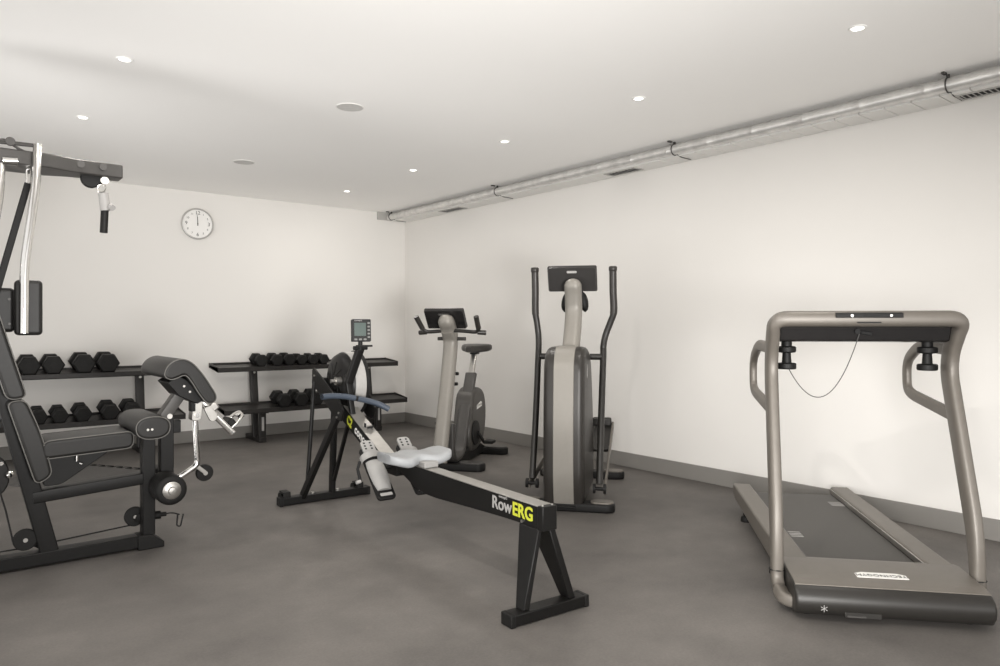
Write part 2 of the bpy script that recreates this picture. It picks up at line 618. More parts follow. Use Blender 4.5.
# wall clock
ck = thing('wall_clock', (2.17, YB, 2.257), 0, 'round white wall clock with silver rim on the back wall', 'clock')
MB().lathe([(0.150, 0.0), (0.160, 0.006), (0.162, 0.020), (0.157, 0.030), (0.149, 0.032), (0.146, 0.024), (0.146, 0.0)], (0, 0, 0), (0, -1, 0), 40).build('rim', M['rimgrey'], ck)
MB().lathe([(0.0, 0.0), (0.147, 0.0), (0.147, 0.018), (0.0, 0.018)], (0, 0, 0), (0, -1, 0), 40).build('face', M['clockface'], ck)
for h in range(1, 13):
    nm = MB()
    a = R(90 - 30 * h)
    big = h % 3 == 0
    nm.text(str(h), 0.052 if big else 0.028, (0.112 * math.cos(a), -0.019, 0.112 * math.sin(a)), (1, 0, 0), (0, 0, 1), 0.0006)
    nm.build('numeral', M['greymetal'], ck)
for ln, wd, an, d in ((0.072, 0.009, 91.0, 0.021), (0.105, 0.006, 94, 0.0225)):
    a = R(an)
    dx, dz = math.cos(a), math.sin(a)
    hm = MB()
    hm.loft([[(-dx * .02 - dz * wd / 2, -d, -dz * .02 + dx * wd / 2), (-dx * .02 + dz * wd / 2, -d, -dz * .02 - dx * wd / 2),
              (dx * ln + dz * wd / 4, -d, dz * ln - dx * wd / 4), (dx * ln - dz * wd / 4, -d, dz * ln + dx * wd / 4)],
             [(-dx * .02 - dz * wd / 2, -d - .001, -dz * .02 + dx * wd / 2), (-dx * .02 + dz * wd / 2, -d - .001, -dz * .02 - dx * wd / 2),
              (dx * ln + dz * wd / 4, -d - .001, dz * ln - dx * wd / 4), (dx * ln - dz * wd / 4, -d - .001, dz * ln + dx * wd / 4)]])
    hm.build('hand', M['greymetal'], ck)
MB().lathe([(0.0, 0.018), (0.006, 0.018), (0.006, 0.025), (0.0, 0.025)], (0, 0, 0), (0, -1, 0), 14).build('hub', M['greymetal'], ck)

# ------------------------------------------------------------------ treadmill
TM = thing('treadmill', (3.045, 1.292, 0), R(-48.4), 'taupe treadmill with arched handrail frame standing by the right wall', 'treadmill')
WX = 0.38
# deck sides (rails)
for s in (-1, 1):
    prof = [(0.02, 0.055), (0.28, 0.05), (1.71, 0.075), (1.80, 0.11), (1.805, 0.14), (1.78, 0.165), (0.30, 0.160), (0.02, 0.150)]
    m = MB()
    xs = sorted((s * 0.247, s * 0.354))
    m.prism(prof, 'x', xs[0], xs[1])
    m.build('side_rail', M['taupe'], TM, bevel=0.010, seg=3)
    m = MB()
    xs = sorted((s * 0.240, s * 0.2485))
    m.box(xs[0], xs[1], 0.30, 1.755, 0.128, 0.153)
    m.build('rail_trim', M['steel'] if s > 0 else M['taupedark'], TM)
m = MB()
bp = [(0.26, 0.128), (1.71, 0.128), (1.745, 0.118), (1.755, 0.10), (1.745, 0.082), (1.71, 0.07), (0.26, 0.066)]
m.prism(bp, 'x', -0.239, 0.239)
bl = m.build('running_belt', M['belt'], TM, bevel=0.004)
m = MB()
for yy in (0.72, 0.745, 0.77, 0.80):
    m.box(-0.235, -0.16, yy, yy + 0.012, 0.128, 0.1286)
m.build('belt_mark', M['silverprint'], bl)
m = MB()
for yy in (1.42, 1.445, 1.47, 1.50):
    m.box(0.16, 0.235, yy, yy + 0.012, 0.128, 0.1286)
m.build('belt_mark', M['silverprint'], bl)
# motor cover
cov = [(0.305, 0.06), (0.305, 0.150), (0.26, 0.158), (0.02, 0.146), (-0.025, 0.138), (-0.052, 0.118), (-0.064, 0.088), (-0.060, 0.055), (-0.040, 0.028), (0.0, 0.014), (0.10, 0.012), (0.28, 0.03)]
m = MB()
m.bprism(cov, 'x', -0.372, 0.372, 0.014, 3)
cv = m.build('motor_cover', M['taupedark'], TM, sharp=50)
m = MB()
top = [(0.307, 0.154), (0.26, 0.1615), (0.02, 0.1492), (-0.022, 0.1415)]
top2 = [(p[0], p[1] - 0.006) for p in reversed(top)]
m.prism(top + top2, 'x', -0.366, 0.366)
m.build('top_plate', M['taupe'], TM, bevel=0.002)
m = MB()
def tz(y, d):
    return 0.1635 - (0.30 - y) * 0.0143 / 0.28 + d
m.loft([[(x, y, tz(y, 0.0)) for x, y in ((-0.100, 0.07), (0.100, 0.07), (0.100, 0.112), (0.07, 0.128), (-0.07, 0.128), (-0.100, 0.112))],
        [(x, y, tz(y, 0.0013)) for x, y in ((-0.100, 0.07), (0.100, 0.07), (0.100, 0.112), (0.07, 0.128), (-0.07, 0.128), (-0.100, 0.112))]])
pl = m.build('name_plate', M['white'], TM)
MB().text('TECHNOGYM', 0.032, (0, 0.097, tz(0.097, 0.0018)), (-1, 0, 0), (0, -1, -0.05), 0.0006).build('lettering', M['greymetal'], pl)
m = MB()
m.box(-0.185, -0.045, -0.055, -0.02, 0.026, 0.052)
m.build('front_socket', M['taupedark'], TM, bevel=0.003)
MB().box(-0.175, -0.105, -0.0585, -0.0545, 0.030, 0.036).build('socket_plate', M['greymetal'], TM)
for sx, sy in ((-0.31, 0.06), (0.31, 0.06), (-0.335, 0.52), (0.335, 0.52), (-0.325, 1.46), (0.325, 1.46)):
    MB().lathe([(0.03, 0.0), (0.032, 0.006), (0.028, 0.03), (0.016, 0.034), (0.016, 0.08)], (sx, sy, 0)).build('foot', M['rubber'], TM)
m = MB()
for a in (0, 60, 120):
    dx, dz = math.cos(R(a + 90)) * 0.014, math.sin(R(a + 90)) * 0.014
    m.tube([(-0.265 - dx, -0.0625, 0.060 - dz), (-0.265 + dx, -0.0625, 0.060 + dz)], 0.0014, 5)
m.build('star_mark', M['silverprint'], TM)
# arch: one continuous rounded tube from foot to foot
arch = [(-WX + .04, 0.02, 0.05), (-WX - .015, 0.045, 0.052), (-WX - .02, 0.165, 0.07), (-WX - .02, 0.18, 0.30), (-WX, 0.41, 1.04), (-WX - .008, 0.29, 1.232), (WX + .008, 0.29, 1.232), (WX, 0.41, 1.04), (WX + .02, 0.18, 0.30), (WX + .02, 0.165, 0.07), (WX + .015, 0.045, 0.052), (WX - .04, 0.02, 0.05)]
pth = fillet(arch, [0.05, 0.08, 0.25, 0.16, 0.055, 0.055, 0.16, 0.25, 0.08, 0.05], 8)
# profile: a = along the frame's depth direction
def arch_frames(m, pth, w, d):
    rings = []
    n = len(pth)
    prevs = None
    for i, p in enumerate(pth):
        t = (pth[min(i + 1, n - 1)] - pth[max(i - 1, 0)]).normalized()
        # the in-plane width direction is perpendicular to the arch's depth axis
        dep = V(0, 1, 0) - t * t.y
        if dep.length < 0.35:
            dep = V(0, 0, 1) - t * t.z if prevs is None else prevs - t * prevs.dot(t)
            if i > n / 2:
                dep = V(0, 0.3, -1) - t * (V(0, 0.3, -1).dot(t))
        dep.normalize()
        if prevs is not None and dep.dot(prevs) < 0:
            dep = -dep
        prevs = dep
        sd = t.cross(dep).normalized()
        k = min(1.0, 0.5 + max(0.0, (p.z - 0.05)) * 1.2)
        rings.append([p + sd * a + dep * (b * k) for a, b in ell_box(w + 0.020 * abs(t.x) ** 2 * (1.0 if p.z > 0.5 else 0.0), d)])
    m.loft(rings)


def ell_box(w, d, n=24, e=0.62):
    out = []
    for i in range(n):
        a = 2 * PI * i / n
        c, s = math.cos(a), math.sin(a)
        out.append((w / 2 * math.copysign(abs(c) ** e, c), d / 2 * math.copysign(abs(s) ** e, s)))
    return out


m = MB()
arch_frames(m, pth, 0.052, 0.106)
m.build('handrail_arch', M['taupe'], TM, sharp=60)
for s in (-1, 1):
    m = MB()
    m.ring((s * (WX + .02), 0.170, 0.135), (0, 0.06, 1), 0.032, 0.003, 20, 6)
    m.build('collar', M['dark'], TM)
# console tray under/behind the bar
m = MB()
tray = [(0.305, 1.20), (0.32, 1.25), (0.60, 1.215), (0.615, 1.17), (0.58, 1.145), (0.36, 1.127), (0.328, 1.132)]
m.prism(tray, 'x', -0.360, 0.360)
con = m.build('console_tray', M['glassblack'], TM, bevel=0.008, seg=2)
MB().prism([(0.2285, 1.236), (0.2295, 1.2545), (0.255, 1.2625), (0.31, 1.2625), (0.31, 1.236)], 'x', -0.140, 0.135).build('tablet_slot', M['blackmatte'], TM, bevel=0.002)
for sx in (-0.075, 0.085):
    MB().cyl((sx, 0.2265, 1.2455), (sx, 0.232, 1.2455), 0.0055).build('slot_pin', M['steel'], TM)
MB().box(-0.025, 0.035, 0.2270, 0.232, 1.241, 1.249).build('slot_latch', M['dark'], TM)
MB().box(-0.050, 0.045, 0.2292, 0.24, 1.213, 1.218).build('slot_groove', M['dark'], TM)
m = MB()
m.cyl((-0.03, 0.32, 1.178), (-0.03, 0.300, 1.176), 0.012).cyl((-0.015, 0.308, 1.172), (0.03, 0.308, 1.165), 0.008)
m.build('safety_key', M['dark'], TM)
# adjusting spools under the tray
for s in (-1, 1):
    m = MB()
    o = (s * 0.305, 0.43, 0.998)
    m.lathe([(0.0, 0.0), (0.040, 0.0), (0.043, 0.004), (0.043, 0.024), (0.039, 0.028), (0.022, 0.030), (0.019, 0.075), (0.038, 0.078), (0.042, 0.082), (0.042, 0.102), (0.038, 0.106), (0.024, 0.108), (0.024, 0.14), (0.0, 0.14)], o)
    sp = m.build('control_knob', M['blackmatte'], TM)
    MB().lathe([(0.0, -0.0015), (0.036, -0.0015), (0.036, 0.001), (0.0, 0.001)], o).build('knob_cap', M['greymetal'], sp)
# side handle loops
for s in (-1, 1):
    x = s * WX
    lp = fillet([(x, 0.39, 1.095), (x, 0.72, 1.105), (x, 0.885, 1.02), (x, 0.875, 0.875), (x, 0.80, 0.852), (x, 0.36, 0.805)], [0.08, 0.07, 0.05, 0.05], 7)
    m = MB()
    m.sweep(lp, rrect(0.034, 0.056, 0.015), side=(1, 0, 0))
    m.build('side_handle', M['taupe'], TM, sharp=60)
# safety cord
cp = []
for i in range(25):
    u = i / 24
    a, b = V(-0.295, 0.43, 0.998), V(-0.02, 0.312, 1.165)
    p = a.lerp(b, u)
    p.z -= 0.205 * 4 * u * (1 - u) * (1.0 - 0.15 * (0.5 - u))
    cp.append(p)
MB().tube(cp, 0.0022, 6).build('safety_cord', M['wire'], TM)

# ------------------------------------------------------------------ elliptical trainer
EL = thing('elliptical_trainer', (3.18, 3.348, 0), R(-51), 'tall grey elliptical trainer with pale centre stripe, left of the treadmill', 'elliptical trainer')
# housing: a tall rounded slab, seen end-on
side = fillet([(0.04, 0.05, 0), (0.0, 0.20, 0), (0.0, 0.60, 0), (0.03, 0.97, 0), (0.13, 1.062, 0), (0.36, 1.062, 0), (0.52, 0.97, 0), (0.66, 0.60, 0), (0.72, 0.20, 0), (0.68, 0.05, 0)], [0.08, 0.1, 0.12, 0.12, 0.1, 0.16, 0.15, 0.12], 5)
side = [(p.x, p.y) for p in side]
m = MB()
m.bprism(side, 'x', -0.135, 0.135, 0.045, 5)
m.build('housing', M['bronze'], EL, sharp=50)
# pale stripe over the front and the top
stripe = [p for p in side if p[0] < 0.42]
pts_o = [(p[0] - 0.006, p[1]) if p[1] < 0.95 else (p[0] - 0.004, p[1] + 0.006) for p in stripe]
pts_i = [(p[0] + 0.02, p[1]) if p[1] < 0.95 else (p[0] + 0.012, p[1] - 0.02) for p in stripe]
m = MB()
m.prism(pts_o + pts_i[::-1], 'x', -0.066, 0.066)
m.build('front_stripe', M['champ'], EL, bevel=0.004, sharp=45)
# base: long spine with two cross feet
m = MB()
m.prism([(0.02, 0.03), (0.06, 0.055), (1.15, 0.055), (1.19, 0.03), (1.15, 0.012), (0.06, 0.012)], 'x', -0.08, 0.08)
m.build('base_beam', M['blackmatte'], EL, bevel=0.008)
for yy, hl in ((0.10, 0.325), (1.14, 0.335)):
    m = MB()
    m.bprism(rrect(2 * hl, 0.125, 0.055), 'z', 0.0, 0.055, 0.012, 3)
    f = m.build('foot_bar', M['blackmatte'], EL, loc=(0, yy, 0))
    for s in (-1, 1):
        m = MB()
        m.bprism([(p[0] + s * (hl - 0.085), p[1]) for p in rrect(0.15, 0.10, 0.045)], 'z', 0.05, 0.066, 0.007, 2)
        m.build('foot_cap', M['taupe'], f)
# mast
mast = smooth_path([(0.006, 0.33, 1.00), (0.008, 0.40, 1.10), (0.010, 0.47, 1.22), (0.010, 0.50, 1.32), (0.010, 0.478, 1.42), (0.010, 0.455, 1.48)], 6)
mast, msc = add_dome(mast, 0.055)
m = MB()
m.sweep(mast, rrect(0.122, 0.095, 0.046, 6), side=(1, 0, 0), scale=msc)
m.build('mast', M['champ'], EL, sharp=60)
# console: back towards the camera, leaning
tilt = Matrix.Rotation(R(24), 3, 'X')
m = MB()
c0 = V(-0.002, 0.52, 1.535)
def tp(x, y, z):
    return c0 + tilt @ V(x, y, z)
m.loft([[tp(x, 0.0, z) for x, z in rrect(0.345, 0.185, 0.012)], [tp(x * 0.97, -0.016, z * 0.96) for x, z in rrect(0.345, 0.185, 0.02)]])
m.loft([[tp(x, 0.016, z) for x, z in rrect(0.35, 0.19, 0.012)], [tp(x, 0.0, z) for x, z in rrect(0.35, 0.19, 0.012)]])
co = m.build('console', M['consolegrey'], EL)
MB().loft([[tp(x, -0.0175, z + 0.058) for x, z in rrect(0.072, 0.018, 0.008)], [tp(x, -0.015, z + 0.058) for x, z in rrect(0.072, 0.018, 0.008)]]).build('logo_plate', M['silverprint'], co)
m = MB()
m.text('TECHNOGYM', 0.0105, tp(0, -0.0182, 0.058), (1, 0, 0), tilt @ V(0, 0, 1), 0.0004)
m.build('lettering', M['white'], co)
MB().loft([[tp(x, 0.0165, z) for x, z in rrect(0.32, 0.16, 0.01)], [tp(x, 0.018, z) for x, z in rrect(0.32, 0.16, 0.01)]]).build('screen', M['glassblack'], co)
# short fixed grips behind the mast
for s in (-1, 1):
    m = MB()
    rings = []
    for k in range(9):
        u = -1 + 2 * k / 8
        rr = math.sqrt(max(0.01, 1 - u * u))
        rings.append([(0.012 + s * 0.062 + 0.034 * rr * math.cos(q) + s * 0.012 * -u, 0.56 + 0.035 * rr * math.sin(q), 1.375 + u * 0.075) for q in [2 * PI * j / 14 for j in range(14)]])
    m.loft(rings)
    m.build('fixed_grip', M['blackmatte'], EL, sharp=60)
# moving arms with joints and pedals
for s, dyb, pz in ((-1, 0.20, 0.20), (1, 0.12, 0.44)):
    ux = 0.290 if s > 0 else 0.257
    lx = 0.222 if s > 0 else 0.236
    ap = smooth_path([(s * ux, 0.43, 1.608), (s * ux, 0.45, 1.45), (s * (ux + .003), 0.47, 1.30), (s * (ux * .72 + lx * .28), 0.48, 1.23), (s * (ux * .22 + lx * .78), 0.485, 1.14), (s * lx, 0.47, 1.06), (s * lx, 0.45, 0.98), (s * lx, dyb + 0.14, 0.55), (s * lx, dyb, 0.17)], 6)
    m = MB()
    m.tube(ap, 0.0225, 12)
    arm = m.build('moving_arm', M['taupedark'], EL, sharp=60)
    MB().tube(ap[:14], 0.0255, 12).build('arm_grip', M['bronze'], arm, sharp=60)
    m = MB()
    m.lathe([(0.0, -0.01), (0.026, -0.008), (0.029, 0.0), (0.029, 0.018), (0.024, 0.026), (0.0, 0.028)], (s * ux, 0.43, 1.588), (0, -0.1, 1), 16)
    m.build('arm_cap', M['bronze'], arm)
    xs = sorted((s * 0.13, s * lx))
    m = MB()
    m.cyl((xs[0], 0.455, 0.985), (xs[1], 0.455, 0.985), 0.022)
    m.build('pivot_shaft', M['taupedark'], EL)
    m = MB()
    for dx in (-0.034, 0.034):
        m.cyl((s * lx + dx - 0.008, dyb, 0.14), (s * lx + dx + 0.008, dyb, 0.14), 0.032, n=18)
    m.cyl((s * lx - 0.04, dyb, 0.14), (s * lx + 0.04, dyb, 0.14), 0.012)
    m.build('arm_joint', M['blackmatte'], EL)
    # pedal link running back from the joint
    m = MB()
    lp = [(s * 0.256, dyb, 0.13), (s * 0.256, 0.55, 0.13 + (pz - 0.13) * 0.5), (s * 0.256, 0.98, pz)]
    m.sweep(smooth_path(lp, 5), rrect(0.014, 0.06, 0.005), side=(1, 0, 0))
    lk = m.build('pedal_link', M['taupe'], EL, sharp=50)
    m = MB()
    rot = Matrix.Rotation(R(26 if s > 0 else 6), 3, 'X')
    c = V(s * 0.175, 0.84, pz - 0.085)
    m.loft([[c + rot @ V(x, y, 0.0) for x, y in rrect(0.15, 0.34, 0.03)], [c + rot @ V(x, y, 0.022) for x, y in rrect(0.15, 0.34, 0.03)]])
    m.loft([[c + rot @ V(x, 0.15 + y, 0.03) for x, y in rrect(0.15, 0.04, 0.018)], [c + rot @ V(x, 0.165 + y, 0.075) for x, y in rrect(0.14, 0.03, 0.014)]])
    pd = m.build('pedal', M['taupedark'], EL, bevel=0.004)
m = MB()
m.text('TECHNOGYM', 0.014, (0.1358, 0.20, 0.90), (0, 0, 1), (0, -1, 0), 0.0008)
m.build('side_lettering', M['white'], EL)

# ------------------------------------------------------------------ upright bike
BK = thing('exercise_bike', (3.332, 4.904, 0), R(-53), 'grey upright exercise bike with pale column, between rower and elliptical trainer', 'exercise bike')
col = smooth_path([(0, -0.16, 0.10), (0, -0.13, 0.22), (0, 0.04, 0.75), (0, 0.115, 1.02), (0, 0.105, 1.12), (0, 0.045, 1.20), (0, 0.005, 1.235)], 7)
col, csc = add_dome(col, 0.065)
m = MB()
m.sweep(col, rrect(0.118, 0.10, 0.042, 5), side=(1, 0, 0), scale=[(1.0 + (0.12 if i > 30 else max(0.0, i - 22) * 0.015)) * csc[i] for i in range(len(col))])
m.build('column', M['champ'], BK, sharp=60)
m = MB()
m.bprism(rrect(0.25, 0.03, 0.012), 'z', 1.078, 1.108, 0.006, 2)
m.build('bottle_holder', M['bronze'], BK, loc=(0.01, 0.12, 0))
# console
tilt2 = Matrix.Rotation(R(38), 3, 'X')
c1 = V(-0.022, 0.05, 1.258)
def tq(x, y, z):
    return c1 + tilt2 @ V(x, y, z)
m = MB()
m.loft([[tq(x, -0.012, z) for x, z in rrect(0.335, 0.185, 0.012)], [tq(x, 0.012, z) for x, z in rrect(0.345, 0.195, 0.012)]])
bc = m.build('console', M['glassblack'], BK, bevel=0.002)
MB().loft([[tq(x, 0.013, z) for x, z in rrect(0.345, 0.195, 0.012)], [tq(x, 0.020, z) for x, z in rrect(0.345, 0.195, 0.012)]]).build('console_frame', M['greymetal'], bc)
MB().loft([[tq(x, -0.014, z + 0.055) for x, z in rrect(0.10, 0.026, 0.012)], [tq(x, -0.011, z + 0.055) for x, z in rrect(0.10, 0.026, 0.012)]]).build('logo_plate', M['greymetal'], bc)
MB().text('TECHNOGYM', 0.013, tq(0, -0.0146, 0.055), (1, 0, 0), tilt2 @ V(0, 0, 1), 0.0004).build('lettering', M['silverprint'], bc)
# handlebar
m = MB()
HX, HC = 0.238, 0.042
hb = fillet([(HC - HX - .045, -0.055, 1.275), (HC - HX, 0.02, 1.148), (HC, 0.055, 1.165), (HC + HX, 0.02, 1.148), (HC + HX - .005, -0.055, 1.275)], [0.05, 0.1, 0.05], 6)
m.tube(hb, 0.0155, 12)
hbar = m.build('handlebar', M['taupedark'], BK, sharp=60)
for s in (-1, 1):
    e = V(HC - HX - .045, -0.055, 1.275) if s < 0 else V(HC + HX - .005, -0.055, 1.275)
    f = V(HC + s * HX, 0.02, 1.148)
    m = MB()
    m.cyl(f.lerp(e, 0.24), f.lerp(e, 1.02), 0.0215)
    m.build('grip', M['bronze'], hbar)
    m = MB()
    m.cyl((HC + s * (HX - .015), 0.02, 1.149), (HC + s * (HX + .05), 0.045, 1.145), 0.02)
    m.build('bar_end', M['bronze'], hbar)
m = MB()
m.sweep([(0, 0.03, 1.16), (0, 0.09, 1.10)], rrect(0.10, 0.06, 0.02), side=(1, 0, 0))
m.build('bar_clamp', M['champ'], BK)
for zz in (0.80, 0.715):
    yq = 0.04 + (zz - 0.75) * 0.27
    m = MB()
    m.cyl((0.03, yq + 0.05, zz), (0.06, yq + 0.085, zz), 0.014)
    m.build('column_knob', M['blackmatte'], BK)
# U-shaped base spine: under the column, along the floor and up the seat tube
m = MB()
sp = fillet([(0.03, -0.02, 0.40), (0.03, -0.01, 0.085), (0.03, 0.28, 0.105), (0.03, 0.36, 0.32), (0.02, 0.65, 0.765)], [0.12, 0.12, 0.1], 7)
m.sweep(sp, rrect(0.105, 0.05, 0.02), side=(1, 0, 0))
m.build('base_spine', M['greymetal'], BK, sharp=50)
# flywheel housing
hs = fillet([(0.40, 0.12, 0), (0.38, 0.26, 0), (0.48, 0.60, 0), (0.62, 0.655, 0), (0.84, 0.61, 0), (0.92, 0.38, 0), (0.82, 0.14, 0), (0.58, 0.08, 0), (0.42, 0.10, 0)], [0.1, 0.12, 0.1, 0.12, 0.16, 0.12, 0.12], 5)
m = MB()
m.bprism([(p.x, p.y) for p in hs], 'x', -0.075, 0.095, 0.03, 4)
hsg = m.build('flywheel_housing', M['housinggrey'], BK, sharp=50)
m = MB()
m.prism([(0.58, 0.450), (0.74, 0.467), (0.74, 0.502), (0.70, 0.514), (0.58, 0.487)], 'x', 0.094, 0.0965)
pl = m.build('logo_plate', M['white'], hsg)
MB().text('TECHNOGYM', 0.026, (0.0972, 0.66, 0.482), (0, 1, 0), (0, 0, 1), 0.0006).build('lettering', M['silverprint'], pl)
m = MB()
m.sweep([(0.02, 0.63, 0.72), (0.02, 0.765, 0.975)], rrect(0.055, 0.038, 0.012), side=(1, 0, 0))
m.build('seat_post', M['steel'], BK)
# saddle
m = MB()
rings = []
for yy, hw, zt, zb in ((0.47, 0.022, 1.005, 0.975), (0.50, 0.032, 1.018, 0.968), (0.56, 0.045, 1.020, 0.966), (0.63, 0.085, 1.022, 0.965), (0.70, 0.125, 1.028, 0.968), (0.755, 0.132, 1.032, 0.975), (0.785, 0.115, 1.022, 0.985)):
    rings.append([(0.008 + x * hw * 1.1, yy + 0.13, (zt + zb) / 2 - 0.004 + z * ((zt - zb) / 2 + 0.006)) for x, z in ell_box(2, 2, 20, 0.45)])
m.loft(rings)
m.build('saddle', M['bronze'], BK, sharp=60)
m = MB()
m.bprism(rrect(0.075, 0.10, 0.02), 'z', 0.94, 0.975, 0.006, 2)
m.build('saddle_clamp', M['blackmatte'], BK, loc=(0.02, 0.765, 0))
# crank, pedals
m = MB()
m.lathe([(0.0, 0.0), (0.105, 0.0), (0.11, 0.006), (0.105, 0.014), (0.0, 0.018)], (0.096, 0.52, 0.25), (1, 0, 0), 28)
m.build('crank_cover', M['blackmatte'], BK)
for s, a in ((1, -35), (-1, 145)):
    dy, dz = math.cos(R(a)) * 0.17, math.sin(R(a)) * 0.17
    m = MB()
    m.sweep([(0.01 + s * 0.115, 0.52, 0.25), (0.01 + s * 0.125, 0.52 + dy, 0.25 + dz)], rrect(0.018, 0.034, 0.008), side=(1, 0, 0))
    cr = m.build('crank', M['blackmatte'], BK)
    m = MB()
    xs = sorted((0.01 + s * 0.135, 0.01 + s * 0.225))
    m.box(xs[0], xs[1], 0.465 + dy, 0.575 + dy, 0.236 + dz, 0.262 + dz)
    m.build('pedal', M['blackmatte'], cr, bevel=0.006)
for yy, hl in ((0.10, 0.305), (0.91, 0.30)):
    m = MB()
    m.bprism(rrect(2 * hl, 0.145, 0.06), 'z', 0.0, 0.06, 0.012, 3)
    f = m.build('foot_bar', M['blackmatte'], BK, loc=(0, yy, 0))
    for s in (-1, 1):
        m = MB()
        m.bprism([(p[0] + s * (hl - 0.115), p[1]) for p in rrect(0.21, 0.115, 0.05)], 'z', 0.055, 0.072, 0.007, 2)
        m.build('foot_cap', M['greymetal'], f)
m = MB()
m.prism([(0.05, 0.02), (0.05, 0.06), (0.45, 0.16), (0.70, 0.15), (0.95, 0.06), (0.95, 0.02)], 'x', -0.075, 0.075)
m.build('base_cover', M['blackmatte'], BK, bevel=0.012, seg=3)

# ------------------------------------------------------------------ rowing machine
RW = thing('rowing_machine', (2.012, 2.218, 0), R(-3.3), 'black rowing machine with pale seat and blue handle in the middle of the floor', 'rowing machine')
# monorail
rl = fillet([(-0.02, 0.358, 0), (0.25, 0.352, 0), (0.62, 0.333, 0), (0.90, 0.317, 0), (1.06, 0.325, 0), (1.24, 0.388, 0), (1.50, 0.415, 0), (1.50, 0.448, 0), (-0.02, 0.448, 0)], [0.1, 0.1, 0.12, 0.12, 0.1, 0.01, 0.01], 4)
m = MB()
m.prism([(p.x, p.y) for p in rl], 'x', -0.036, 0.036)
mono = m.build('monorail', M['black'], RW, sharp=40, bevel=0.002, seg=1)
MB().box(-0.038, 0.038, -0.018, 1.46, 0.448, 0.4525).build('rail_top', M['rail'], mono, bevel=0.0012, seg=1)
m = MB()
m.box(-0.039, 0.037, -0.024, 0.012, 0.352, 0.4535)
ec = m.build('end_cap', M['black'], RW, bevel=0.003)
for sx in (-0.025, 0.025):
    MB().cyl((sx, -0.005, 0.4535), (sx, -0.005, 0.457), 0.006).build('bolt', M['steel'], ec)
# RowErg lettering on the rail's near side
MB().text('Row', 0.080, (-0.0368, 0.272, 0.404), (0, -1, -0.0), (0, 0, 1), 0.0008, 'CENTER', 0.0012, sx=1.02).build('lettering', M['silverprint'], mono)
MB().text('concept2', 0.017, (-0.0368, 0.262, 0.4405), (0, -1, 0), (0, 0, 1), 0.0006).build('lettering', M['silverprint'], mono)
MB().text('ERG', 0.080, (-0.0368, 0.118, 0.404), (0, -1, -0.0), (0, 0, 1), 0.0008, 'CENTER', 0.002, 0.0, sx=1.0).build('lettering', M['yellow'], mono)
# rear leg: two tapered plates that splay down to the foot bar
for s in (-1, 1):
    m = MB()
    def lr(x0, x1, y0, y1, z):
        return [(s * x0 - .005, y0, z), (s * x1 - .005, y0, z), (s * x1 - .005, y1, z), (s * x0 - .005, y1, z)]
    if s < 0:
        m.loft([lr(0.012, 0.034, 0.005, 0.140, 0.356), lr(0.105, 0.136, -0.028, 0.028, 0.05)])
    else:
        m.loft([lr(0.004, 0.036, -0.018, 0.13, 0.36), lr(0.100, 0.138, -0.03, 0.028, 0.05)])
    lg = m.build('rear_leg', M['black'], RW, bevel=0.004, seg=2)
    MB().cyl((s * 0.125, -0.012, 0.046), (s * 0.125, -0.012, 0.054), 0.010, n=10).build('bolt', M['steel'], lg)
    MB().cyl((-0.036 if s < 0 else 0.036, 0.12, 0.366), (-0.041 if s < 0 else 0.041, 0.12, 0.366), 0.007, n=10).build('bolt', M['steel'], lg)
m = MB()
m.box(-0.200, 0.188, -0.042, 0.030, 0.004, 0.050)
rf = m.build('rear_foot_bar', M['black'], RW, bevel=0.004)
for s in (-1, 1):
    MB().box(-0.006 + s * 0.194 - 0.012, -0.006 + s * 0.194 + 0.012, -0.043, 0.031, 0.0, 0.051).build('end_plug', M['rubber'], rf, bevel=0.004)
# main beam up to the flywheel
bs = math.atan2(0.42, 1.0)
ca, sa = math.cos(bs), math.sin(bs)
b0 = V(0, 1.46, 0.445)
def bpnt(u, v):
    return (b0.y + u * ca - v * sa, b0.z + u * sa + v * ca)
m = MB()
m.prism([bpnt(-0.02, -0.085), bpnt(-0.02, 0), bpnt(0.80, 0), bpnt(0.80, -0.10)], 'x', -0.042, 0.042)
beam = m.build('main_beam', M['black'], RW, bevel=0.004)
m = MB()
m.prism([bpnt(-0.015, 0.0), bpnt(-0.015, 0.004), bpnt(0.62, 0.004), bpnt(0.62, 0.0)], 'x', -0.041, 0.041)
m.build('beam_top', M['rail'], beam)
pc = bpnt(0.255, -0.043)
MB().text('concept2', 0.078, (-0.0432, pc[0], pc[1]), (0, -ca, -sa), (0, -sa, ca), 0.0008, 'CENTER', 0.001).build('lettering', M['white'], beam)
lc = bpnt(0.49, -0.045)
MB().text('C2', 0.082, (-0.0434, lc[0], lc[1]), (0, -ca, -sa), (0, -sa, ca), 0.0008, 'CENTER', 0.003, sx=0.8).build('mark', M['yellow'], beam)
m = MB()
hk = bpnt(0.30, 0.004)
m.ring((0.012, hk[0], hk[1] + 0.012), (0, 0.3, 1), 0.016, 0.005, 16, 8).cyl((-0.01, hk[0] + .03, hk[1]), (-0.01, hk[0] + .03, hk[1] + 0.035), 0.007)
m.build('handle_hook', M['dark'], beam)
